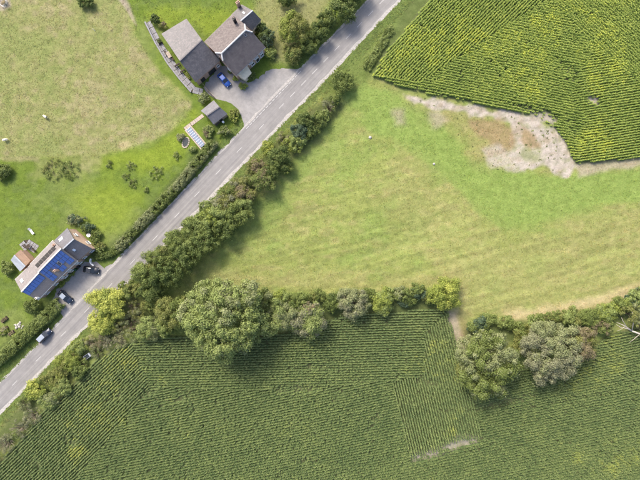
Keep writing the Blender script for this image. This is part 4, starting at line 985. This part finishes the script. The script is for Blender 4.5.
T("bush", 270, 171, 9, 8, 4.0, 'dark', "dark bush filling the hedgerow between the dark small tree and the brownish bush", "bush", 'mid', .4)
T("bush", 231, 193, 9, 8, 3.4, 'mid', "green bush at the road edge between pinkish grey and overhanging bushes", "bush", 'olive', .3)
scrub("bush", 97, 353, 7, 1.5, 'sage', "sage scrub right of the trough", 'mid', .4)
scrub("bush", 82, 362, 6, 1.4, 'mid', "green scrub just below the trough", 'light', .4)
# lower-left roadside
T("bush", 77, 347, 8, 7, 1.9, 'light', "fresh green low bush on the verge above the trough", "bush", 'lime', .4)
T("bush", 66, 363, 12, 10, 2.8, 'lime', "broad lime bush on the verge, below the fresh green one", "bush", 'olive', .3)
T("bush", 79, 372, 8, 7, 2.6, 'mid', "dark green bush on the maize side, right of the lime bush", "bush", 'dark', .4)
T("bush", 52, 379, 10, 8, 2.6, 'olive', "olive bush between lime and yellowish bushes on the verge", "bush", 'lime', .3)
T("bush", 61, 387, 9, 9, 3.0, 'light', "light green bush bulging over the maize edge", "bush", 'olive', .2)
T("bush", 34, 391, 9, 9, 2.6, 'lime', "yellowish bush closest to the road in the lower-left corner", "bush", 'yellow', .4)
T("bush", 48, 401, 10, 8, 2.8, 'light', "pale green bush at the lower end of the leafy verge", "bush", 'sage', .3)
scrub("bush", 24, 404, 8, 1.8, 'sage', "sage scrub just below the yellowish bush", 'mid', .3)
scrub("bush", 31, 416, 10, 2.2, 'grey', "grey scrub along the maize edge, upper of three", 'sage', .4)
scrub("bush", 18, 429, 10, 2.2, 'grey', "grey scrub along the maize edge, middle of three", 'mid', .35)
scrub("bush", 4, 443, 11, 2.4, 'grey', "grey scrub along the maize edge, at the picture's left margin", 'sage', .4)
scrub("bush", -12, 458, 11, 2.4, 'grey', "grey scrub beyond the left margin along the maize edge", 'mid', .35)
# field hedge with the big trees
T("giant_tree", 222, 319, 43, 40, 14.0, 'light', "giant broad-crowned tree, the largest crown in the picture", "tree", 'sage', .14, 1.2)
T("tree", 262, 300, 13, 12, 6.5, 'mid', "green tree tucked behind the right of the giant tree", "tree", 'sage', .3)
T("tree", 280, 317, 16, 17, 7.5, 'sage', "grey-green tree immediately right of the giant tree", "tree", 'light', .5)
T("bush", 280, 297, 8, 7, 4.2, 'lime', "yellow-green bush top behind the grey-green tree", "bush", 'light', .4)
T("tree", 308, 321, 18, 17, 7.5, 'light', "green tree with a brown withered top in the field hedge", "tree", 'grey', .3)
T("bush", 312, 309, 8, 6, 7.9, 'grey', "withered brown branch cluster on top of the hedge tree", "bush", 'brown', .6, gap=.3)
T("bush", 300, 298, 9, 6, 3.0, 'mid', "green bush behind the withered-topped tree", "bush", 'light', .3)
T("bush", 318, 296, 9, 6, 3.0, 'mid', "green bush behind, right of the withered-topped tree", "bush", 'olive', .3)
T("bush", 333, 303, 9, 9, 3.6, 'mid', "dark green bush between the withered-topped tree and the willow-grey tree", "bush", 'dark', .5)
T("tree", 354, 304, 16, 16, 6.5, 'sage', "willow-grey round tree left of the yellow-green tree", "tree", 'grey', .35)
T("bush", 369, 296, 8, 7, 3.0, 'mid', "green bush between the willow-grey and yellow-green trees", "bush", 'dark', .3)
T("tree", 383, 303, 11, 12, 4.6, 'lime', "small yellow-green tree in the middle of the field hedge", "tree", 'light', .35)
T("bush", 389, 292, 7, 5, 2.4, 'mid', "low green bush behind the small yellow-green tree", "bush", 'light', .3)
T("bush", 402, 294, 9, 7, 3.2, 'mid', "green bush right of the small yellow-green tree", "bush", 'sage', .3)
T("bush", 417, 292, 9, 7, 3.2, 'mid', "green bush second from the round yellow tree", "bush", 'blue', .3)
T("bush", 429, 297, 7, 7, 2.8, 'mid', "green bush touching the round yellow tree", "bush", 'olive', .3)
T("bush", 404, 303, 5, 4, 1.8, 'blue', "bluish little bush in the shadow edge of the maize", "bush")
T("tree", 445, 295, 16, 16, 5.5, 'lime', "round yellow-green tree at the end of the field hedge", "tree", 'yellow', .08)
# right-hand clump
T("bush", 478, 327, 10, 9, 3.4, 'mid', "dark green bush right of the sandy gap", "bush", 'blue', .5)
T("bush", 489, 320, 9, 6, 2.0, 'light', "low fresh bush along the meadow edge, left of the clump", "bush", 'mid', .3)
T("tree", 489, 366, 32, 34, 10.0, 'mid', "large mottled green tree right of the sandy gap", "tree", 'sage', .4, 1.1)
T("tree", 475, 372, 16, 16, 6.0, 'light', "light green tree at the left foot of the large mottled tree", "tree", 'olive', .4)
T("bush", 508, 323, 10, 6, 2.6, 'mid', "green bush on the meadow edge behind the mottled tree", "bush", 'light', .3)
T("bush", 523, 333, 8, 10, 4.0, 'olive', "olive bush squeezed between the mottled and the grey tree", "bush", 'mid', .4)
T("tree", 553, 353, 29, 31, 10.0, 'grey', "large pale grey tree, second of the right-hand clump", "tree", 'sage', .4, 1.1)
T("tree", 583, 344, 17, 18, 8.0, 'brown', "brownish tree right of the large pale grey tree", "tree", 'olive', .45)
T("bush", 537, 321, 9, 6, 2.8, 'mid', "green bush on the meadow edge left of the pale grey tree's top", "bush", 'light', .3)
T("bush", 556, 316, 9, 6, 2.8, 'mid', "green bush on the meadow edge above the pale grey tree", "bush", 'olive', .3)
for i, (px, py, rx, ry, lab) in enumerate([(573, 317, 10, 8, "green hedge bush above the brownish tree, nearest the pale grey tree"), (589, 318, 11, 9, "leafy hedge bush directly above the brownish tree"), (606, 313, 11, 9, "leafy hedge bush above the tip of the dead branches"),
        (621, 306, 10, 8, "lime-tinged hedge bush near the right margin"), (636, 298, 10, 8, "topmost hedge bush at the right margin"), (604, 327, 9, 7, "low hedge bush against the maize, left of the dead branches"), (650, 290, 11, 8, "hedge bush beyond the right margin")]):
    T("bush", px, py, rx, ry, 3.2, 'mid' if i % 2 else 'light', lab, "bush", ('olive', 'mid', 'lime', 'lime', 'blue', 'brown', 'mid')[i], .3)
T("tree", 633, 315, 13, 10, 5.0, 'olive', "thin olive tree above the dead branches at the right margin", "tree", 'sage', .3, .7, gap=.3)
T("bush", 648, 322, 9, 8, 3.0, 'mid', "green bush behind the dead branches, cut by the right margin", "bush", 'brown', .3)
# dead tree
p = W(652, 342, .6); dt = empty("dead_tree", (p.x, p.y, 0), "bleached dead tree with bare forked branches by the right margin", "tree")
b0_ = Vector((p.x + .5, p.y - .3, -.05)); fork = W(632, 331, 2.6)
MB().tube([b0_, b0_ + Vector((-.5, .3, 1.4)), W(643, 335, 2.3), fork], [.34, .3, .26, .2], 9).build("trunk", M['deadwood'], dt, True)
def branch(a, pts, r): MB().tube([a] + [W(*q) for q in pts], list(np.linspace(r, .03, len(pts) + 1)), 6).build("branch", M['deadwood'], dt, True)
branch(fork, [(625, 326, 3.2), (619.5, 323.5, 3.5), (616.5, 322.5, 3.6)], .17); branch(fork, [(627, 328.5, 3.0), (620.5, 327.3, 3.2), (616.5, 324.6, 3.4)], .14); branch(W(627, 327.5, 3.0), [(623, 321, 3.6), (621.5, 317.5, 4.0)], .1)
branch(fork, [(633.5, 322, 3.6), (632.5, 312, 4.2)], .12); branch(W(640, 334, 2.4), [(634, 339, 2.6), (629, 343, 2.6)], .08); branch(W(643, 335, 2.4), [(645, 327, 3.2), (641, 320, 3.8)], .1)
branch(W(625, 326, 3.2), [(621, 329.5, 3.0), (617, 331, 3.0)], .06);
# top of the picture, between farmhouse and road
T("tree", 294, 28, 15, 16, 6.0, 'olive', "round yellow-green tree between the annex and the road", "tree", 'lime', .5)
T("bush", 293, 53, 10, 9, 3.6, 'olive', "olive bush at the top of the driveway, below the round tree", "bush", 'mid', .3)
T("bush", 308, 46, 8, 8, 3.6, 'dark', "dark bush on the road verge right of the round tree", "bush", 'mid', .3)
T("bush", 318, 31, 10, 10, 4.2, 'dark', "dark bush second down the verge from the top margin tree", "bush", 'mid', .3)
T("tree", 342, 8, 14, 13, 5.5, 'dark', "dark leafy tree by the road at the top margin", "tree", 'light', .25)
T("bush", 326, 18, 8, 8, 3.6, 'mid', "green bush next to the top margin tree", "bush", 'dark', .4)
T("bush", 288, -2, 10, 6, 3.2, 'mid', "green bush cut by the top margin above the round tree", "bush", 'dark', .4)
T("tree", 356, -10, 12, 11, 5.0, 'mid', "tree beyond the top margin by the road", "tree", 'dark', .4)
T("bush", 267, 37, 7, 8, 3.2, 'blue', "bluish dark conifer bush at the farmhouse's road corner", "bush", 'dark', .4)
T("bush", 261, 27, 6, 5, 2.6, 'dark', "small dark bush against the annex wall", "bush", 'blue', .3)
T("bush", 270, 52, 6, 6, 1.6, 'light', "low green bush by the farmhouse wall above the driveway", "bush", 'lime', .2)
T("bush", 250, 76, 5, 4, 1.6, 'dark', "dark clipped bush in front of the cream bay", "bush", 'mid', .3)
T("bush", 243, 86, 5, 3, .9, 'lime', "low lime plants between forecourt and driveway", "bush", 'light', .3)
T("bush", 235.5, 78, 3.4, 3, 1.0, 'lime', "small yellowish bush on the farmhouse corner beside the blue car", "bush", 'yellow', .3)
T("bush", 230.5, 70, 2.6, 3, .9, 'olive', "small olive bush along the farmhouse side wall", "bush")
T("bush", 154.5, 18.5, 4.5, 4.5, 2.0, 'dark', "small dark bush at the upper end of the paved strip", "bush")
T("bush", 162, 25, 4, 3, 1.3, 'olive', "small olive bush at the barn's upper corner", "bush", 'brown', .3)
T("bush", 203, 98, 5, 5, 1.7, 'sage', "pale green bush between barn corner and shed", "bush", 'light', .4)
T("bush", 208, 131, 5, 6, 1.2, 'light', "leafy vegetables beside the cold frame", "bush", 'brown', .35)
T("bush", 224, 131, 6, 5, 1.6, 'mid', "green bush below the shed at the hedge's top end", "bush", 'sage', .3)
T("bush", 234, 115, 5, 6, 1.1, 'lime', "low yellowish plants between shed and driveway", "bush", 'olive', .5)
scrub("bush", 176, 156, 4.5, 0.5, 'light', "pale tuft of tall grass on the lawn by the pond", 'light', .4)
T("bush", 192, 149, 4, 3, 1.0, 'light', "small green bush at the lower end of the pond", "bush")
T("bush", 180, 137, 4, 3.5, 1.0, 'pale', "pale little bush left of the cold frame", "bush", 'sage', .3)
# left lawn
T("bush", 1, 171, 9, 8, 2.0, 'dark', "dark bush at the left margin on the lawn boundary", "bush", 'mid', .4)
scrub("bush", 52, 169, 13, .7, 'light', "wide weedy patch on the lawn boundary, left one", 'olive', .4)
scrub("bush", 70, 170, 11, .7, 'light', "weedy patch on the lawn boundary, right of the widest one", 'mid', .4)
scrub("bush", 62, 168, 3.2, 0.5, 'mid', "small dark bush between the two weedy patches", 'light', .4)
scrub("bush", 109, 164, 4.0, 0.6, 'mid', "small dark bush on the bright upper lawn", 'light', .4)
scrub("bush", 126, 176, 4.0, 0.6, 'mid', "small bush at the upper end of the lawn's shrub row", 'light', .4)
scrub("bush", 133, 183, 5.0, 0.6, 'mid', "bluish bush in the middle of the lawn's shrub row", 'light', .4)
scrub("bush", 146, 190, 2.8, 0.5, 'mid', "tiny bush at the lower end of the lawn's shrub row", 'light', .4)
scrub("bush", 157, 173, 8.5, 0.5, 'light', "pale spreading bush near the trimmed roadside hedge", 'light', .4)
scrub("bush", 131, 166, 5.5, 0.5, 'light', "pale low tuft on the lawn above the shrub row", 'light', .4)
T("bush", 75, 219, 8, 5, 1.6, 'sage', "grey-green bush behind the brick gable of the solar house", "bush", 'blue', .4)
T("bush", 86, 228, 7, 5, 1.8, 'blue', "dark bluish bush beside the brick gable", "bush", 'mid', .4)
T("bush", 95, 236, 5, 6, 1.6, 'mid', "green bush next to the small white table", "bush")
T("bush", 99, 247, 6, 5, 1.3, 'olive', "olive bush off the front corner of the brick gable", "bush", 'light', .4)
T("bush", 31, 307, 8, 7, 2.6, 'dark', "dark bush at the lower gable of the solar house", "bush", 'mid', .4)
T("bush", 7, 268, 6, 7, 1.8, 'mid', "green bush left of the blue-grey annex roof", "bush", 'light', .4)
T("bush", 3, 331, 5, 4, .8, 'lime', "yellowish plants in the small left garden", "bush", 'pale', .4)
T("bush", 17, 338, 5, 4, .8, 'light', "green plants next to the garden hedge in the left garden", "bush", 'lime', .4)
T("bush", 85, 2, 8, 5, 1.8, 'dark', "dark bush at the top margin of the pasture", "bush", 'mid', .4)
hedge("garden_hedge", [(58, 303), (45, 317), (25, 335), (7, 352), (-14, 369)], 3.0, 2.2, 'mid', "thick clipped hedge between the left garden and the road", 'light', .35)
hedge("trimmed_hedge", [(115, 250), (130, 234), (150, 214), (166, 197), (180, 183), (194, 165), (206, 151), (214, 141)], 2.3, 1.9, 'sage', "long trimmed hedge along the road between the two houses", 'mid', .45)
hedge("front_hedge", [(57.5, 286.5), (66, 278), (75, 268.5)], 1.3, .55, 'lime', "low lime hedge strip along the front of the solar house", 'light', .35)
hedge("low_hedge", [(93, 257), (102, 256.5), (110, 254.5), (115, 250.5)], 1.2, 1.3, 'dark', "short dark hedge by the black car at the lawn edge", 'mid', .3)
hedge("verge_hedge", [(392, 27), (384, 40), (374, 56), (367, 68)], 2.2, .8, 'light', "low weedy hedge between the road verge and the upper maize", 'mid', .45)

# ------------------------------------------------------------------ maize
def leaf_strip(V, F, C, base, az, reach, rise, droop, width, c, n=3):
    i = len(V); d = np.array([math.cos(az), math.sin(az), 0]); s = np.array([-math.sin(az), math.cos(az), 0])
    for k in range(n + 1):
        t = k / n; q = np.array(base) + d * reach * t + np.array([0, 0, rise * math.sin(min(1, t * 1.6) * 1.57) - droop * t * t]); w = width * (1 - .85 * t ** 2) * .5
        V += [tuple(q - s * w), tuple(q + s * w)]; C += [c, c]
    for k in range(n): F.append((i + 2 * k, i + 2 * k + 1, i + 2 * k + 3, i + 2 * k + 2))
def plant_mesh(name, V, F, C, mat):
    me = bpy.data.meshes.new(name); me.from_pydata(V, [], F); a = me.attributes.new("own", 'FLOAT_COLOR', 'POINT')
    a.data.foreach_set("color", np.array([(*c, 1) for c in C], np.float32).ravel()); me.materials.append(mat); return me
corn_src = []
for v in range(6):
    V, F, C = [], [], []
    for k in range(9):
        z = .35 + k * .185; az = (k % 2) * math.pi + random.gauss(0, .75); up = k / 8
        g = random.uniform(.8, 1.2); leaf_strip(V, F, C, (0, 0, z), az, random.uniform(.29, .43) * (1 - .15 * up), .16 + .10 * up, .26 - .1 * up, .135, (g * (.8 + .25 * up), g * (.9 + .15 * up), g * .9))
    i = len(V)
    for z in (0, 2.0):
        for a in (0, 2.1, 4.2): V.append((.018 * math.cos(a), .018 * math.sin(a), z)); C.append((.9, .95, .8))
    for k in range(3): F.append((i + k, i + (k + 1) % 3, i + 3 + (k + 1) % 3, i + 3 + k))
    for k in range(5): leaf_strip(V, F, C, (0, 0, 1.98), random.uniform(0, 6.28), .15, .22, .02, .035, (1.9, 1.6, 1.7), 2)
    corn_src.append(plant_mesh("maize_plant", V, F, C, M['corn']))

def rows(poly, ang, spacing=.68, step=.2):
    """plants on straight drills inside a pixel polygon; ang in degrees, image up is positive"""
    pw = WA(poly); a = R(ang); u = np.array([math.cos(a), math.sin(a)]); v = np.array([-u[1], u[0]])
    s, t = pw @ u, pw @ v
    ts = np.arange(math.floor(t.min() / spacing) * spacing, t.max(), spacing); ss = np.arange(s.min(), s.max(), step)
    Sg, Tg = np.meshgrid(ss, ts); Sg = Sg + rng.normal(0, .05, Sg.shape)
    Tw = Tg + rng.normal(0, .035, Tg.shape) + .5 * (vnoise(Sg, Tg * .0 + 5, 40, 77, 2) - .5)
    p = (Sg.ravel()[:, None] * u + Tw.ravel()[:, None] * v); p = p[inside(p, pw)]
    return p, np.full(len(p), a)
def maize(name, zones, outline, bare, label, base, tint_noise, wide=1.0):
    P, A = zip(*[rows(z, a) for z, a in zones]); P = np.concatenate(P); A = np.concatenate(A)
    q = np.stack([P[:, 0] / S + 320, 240 - P[:, 1] / S], 1)
    e = sdist(q, outline) + (vnoise(q[:, 0], q[:, 1], 6, 5, 2) - .5) * 3
    keep = e > .5
    thin = np.zeros(len(q))
    for (cx, cy, ra, rb, an, st) in bare:
        an = R(an); dx, dy = q[:, 0] - cx, -(q[:, 1] - cy); x = dx * math.cos(an) + dy * math.sin(an); y = -dx * math.sin(an) + dy * math.cos(an)
        thin = np.maximum(thin, st * (1 - sstep(np.sqrt((x / ra) ** 2 + (y / rb) ** 2) + (vnoise(q[:, 0], q[:, 1], 4, 9, 2) - .5), .6, 1.25)))
    keep &= rng.random(len(q)) > thin
    keep &= rng.random(len(q)) > .09 + .35 * sstep(vnoise(q[:, 0], q[:, 1], 10, 41, 3), .66, .8)
    P, A, q, thin, e = P[keep], A[keep], q[keep], thin[keep], e[keep]; n = len(P)
    big = vnoise(q[:, 0], q[:, 1], 38, 61, 4); mid_ = vnoise(q[:, 0], q[:, 1], 9, 67, 3)
    lo, hi, ye = [np.array(c) for c in base]
    t = np.clip(.5 * big + .45 * mid_ + .75 * rng.random(n) - .42, 0, 1)[:, None]; tint = lo * (1 - t) + hi * t
    yw = sstep(big * .55 + mid_ * .3 + .3 * rng.random(n) * .8 + tint_noise(q), .60, .80)[:, None]; tint = tint * (1 - yw) + ye * yw
    hs = .60 * (.85 + .3 * big) * rng.uniform(.82, 1.15, n) * (1 - .45 * np.clip(thin * 1.6, 0, 1)) * (.7 + .3 * sstep(e, 0, 6))
    wsc = wide * rng.uniform(.7, 1.25, n)
    o = instances(name, np.concatenate([P, np.zeros((n, 1))], 1), np.stack([rng.normal(0, .05, n), rng.normal(0, .05, n), A + rng.normal(0, .2, n)], 1), np.stack([wsc, wsc, hs], 1), tint, corn_src, label, "maize")
    return o
def blob(q, cx, cy, r, a): return a * np.exp(-((q[:, 0] - cx) ** 2 + (q[:, 1] - cy) ** 2) / (2 * r * r))
B1 = [(-45, 545), (-45, 507), (0, 462), (42, 410), (82, 372), (96, 358), (118, 345), (134, 343), (151, 386), (75, 480), (25, 545)]
B2 = [(134, 343), (135, 338), (160, 335), (180, 333), (250, 334), (300, 328), (340, 312), (430, 307), (450, 306), (424, 332), (424, 375), (393, 380), (330, 385), (240, 390), (151, 386)]
B3 = [(423, 332), (452, 306), (462, 360), (472, 394), (482, 438), (411, 460), (391, 380), (423, 375)]
B4 = [(151, 384.5), (240, 388.5), (330, 383.5), (392, 379), (411.5, 460), (481, 438), (472, 390), (490, 383), (520, 366), (560, 356), (590, 344), (612, 331), (650, 320), (705, 310), (705, 545), (25, 545), (75, 481)]
maize("lower_maize", [(B1, 44), (B2, 1.5), (B3, -76), (B4, 12)], FIELD_B,
      [(460, 443, 20, 4, 14, .97), (425, 455, 16, 4, 10, .75), (297, 387, 30, 3.5, 3, .6), (312, 366, 22, 3, 2, .55), (170, 398, 22, 4, 0, .4), (500, 402, 32, 4, 14, .6), (425, 380, 5, 12, 80, .5), (70, 440, 9, 7, 0, .45), (115, 395, 10, 4, 30, .5), (150, 390, 12, 5, 40, .5), (560, 400, 26, 3, 12, .35)],
      "lower maize field in drills, shaded along the tree hedge", ((.115, .165, .068), (.245, .300, .115), (.35, .385, .10)), lambda q: blob(q, 430, 365, 16, .15) + blob(q, 462, 425, 14, .22) + blob(q, 78, 450, 10, .2) + blob(q, 150, 365, 14, .12) - .09)
T1 = [(382, 57), (406, 29), (432, -4), (468, -45), (590, -45), (546, 0), (500, 30), (452, 62), (420, 83), (373, 76)]
T2 = [(373, 76), (420, 83), (452, 62), (500, 30), (546, 0), (592, 46), (575, 80), (570, 100), (585, 120), (575, 166), (568, 148), (555, 130), (538, 118), (480, 105), (400, 88)]
T3 = [(546, 0), (590, -45), (705, -45), (705, 72), (635, 82), (592, 46)]
T4 = [(592, 46), (635, 82), (705, 72), (705, 155), (574, 166), (585, 120), (570, 100), (575, 80)]
maize("upper_maize", [(T1, 45), (T2, -11), (T3, -42), (T4, 9)], FIELD_T,
      [(593, 101, 7, 4, -20, .95), (545, 117, 13, 6, -30, .9), (528, 110, 20, 3.5, -20, .6), (572, 130, 5, 16, 20, .35), (615, 165, 40, 4, 6, .7), (566, 70, 14, 5, -45, .4)],
      "upper maize field in drills beside the bare turning place", ((.185, .255, .060), (.310, .380, .090), (.39, .445, .078)), lambda q: blob(q, 605, 75, 18, .12) + blob(q, 585, 140, 18, .12) + blob(q, 545, 35, 16, .15) + blob(q, 450, 62, 22, .14) + blob(q, 400, 70, 14, .10) - .05, 1.2)

# ------------------------------------------------------------------ grass
grass_src = []
for v in range(5):
    V, F, C = [], [], []
    for k in range(9):
        g = random.uniform(.75, 1.3); leaf_strip(V, F, C, (random.gauss(0, .1), random.gauss(0, .1), 0), random.uniform(0, 6.28), random.uniform(.12, .28), random.uniform(.07, .16), .04, .07, (g, g, g), 2)
    grass_src.append(plant_mesh("grass_tuft", V, F, C, M['blade']))
def grass(name, poly, dens, smin, smax, label, holes=(), own=None):
    pw = WA(poly); lo, hi = pw.min(0), pw.max(0); n = int((hi - lo).prod() * dens)
    p = rng.uniform(lo, hi, (n, 2)); p = p[inside(p, pw)]; q = np.stack([p[:, 0] / S + 320, 240 - p[:, 1] / S], 1)
    cl = vnoise(q[:, 0], q[:, 1], 5, 91, 3); keep = rng.random(len(p)) < .45 + .55 * sstep(cl, .3, .6)
    for h in holes: keep &= sdist(q, h) < -1.0
    p, cl = p[keep], cl[keep]; n = len(p)
    t = ground_colour(p) * rng.uniform(1.1, 1.7, (n, 1)) * np.stack([rng.uniform(.9, 1.15, n), np.ones(n), rng.uniform(.8, 1.1, n)], 1)
    if own is not None: t = np.array(own) * rng.uniform(.7, 1.5, (n, 1))
    s = rng.uniform(smin, smax, n) * (.6 + .8 * cl)
    instances(name, np.concatenate([p, np.zeros((n, 1))], 1), np.stack([np.zeros(n), np.zeros(n), rng.uniform(0, 6.28, n)], 1), np.stack([s, s, s * rng.uniform(.35, .7, n)], 1), t, grass_src, label, "grass")
MEADOW = [(399, 12), (380, 57), (373, 78), (400, 91), (440, 99), (515, 114), (552, 128), (574, 166), (690, 160), (690, 290), (600, 310), (480, 322), (447, 305), (300, 300), (180, 295), (205, 215), (316, 92)]
grass("meadow_grass", MEADOW, 7, .4, .85, "cut meadow grass in the middle of the picture", [SAND])
PAST = [(-40, -40), (115, -40), (134, 30), (150, 58), (172, 84), (191, 103), (193, 112), (155, 141), (132, 149), (100, 158), (-40, 158)]
grass("pasture_grass", PAST, 8, .4, .9, "rough tufted pasture grass at the upper left")
LAWN = [(-40, 158), (100, 158), (132, 149), (193, 112), (205, 118), (220, 130), (112, 258), (95, 258), (70, 226), (30, 262), (14, 280), (30, 300), (45, 312), (-40, 380)]
grass("lawn_grass", LAWN, 5, .3, .6, "green lawn grass around the solar house")
grass("garden_grass", [(122, -30), (366, -30), (300, 66), (270, 66), (262, 22), (248, 2), (232, 12), (205, 40), (186, 16), (160, 32), (146, 20), (136, 34)], 5, .4, 1.0, "lawn grass behind the farmhouse and barn")
for nm, edge_, sgn, lab in (("verge_grass", ROAD_L, -1, "rough grass on the house side of the road"), ("verge_grass", ROAD_R, 1, "rough grass on the field side of the road")):
    e = np.array([q for q in edge_ if -80 < q[0] < 480]); off = np.array([7.5, 7.5]) * sgn
    poly = [tuple(q + np.array([.1, .1]) * sgn) for q in e] + [tuple(q + off) for q in e[::-1]]
    grass(nm, poly, 9, .7, 1.6, lab, [DRIVE, [(52, 303), (57, 290), (84, 262), (97, 262), (120, 258), (64, 318)]])

grass("bare_ground_weeds", [(401, 92), (500, 110), (552, 127), (574, 166), (560, 176), (500, 172), (440, 125), (405, 104)], .25, .5, 1.7, "scattered weeds on the bare turning place", (), (.13, .15, .05))
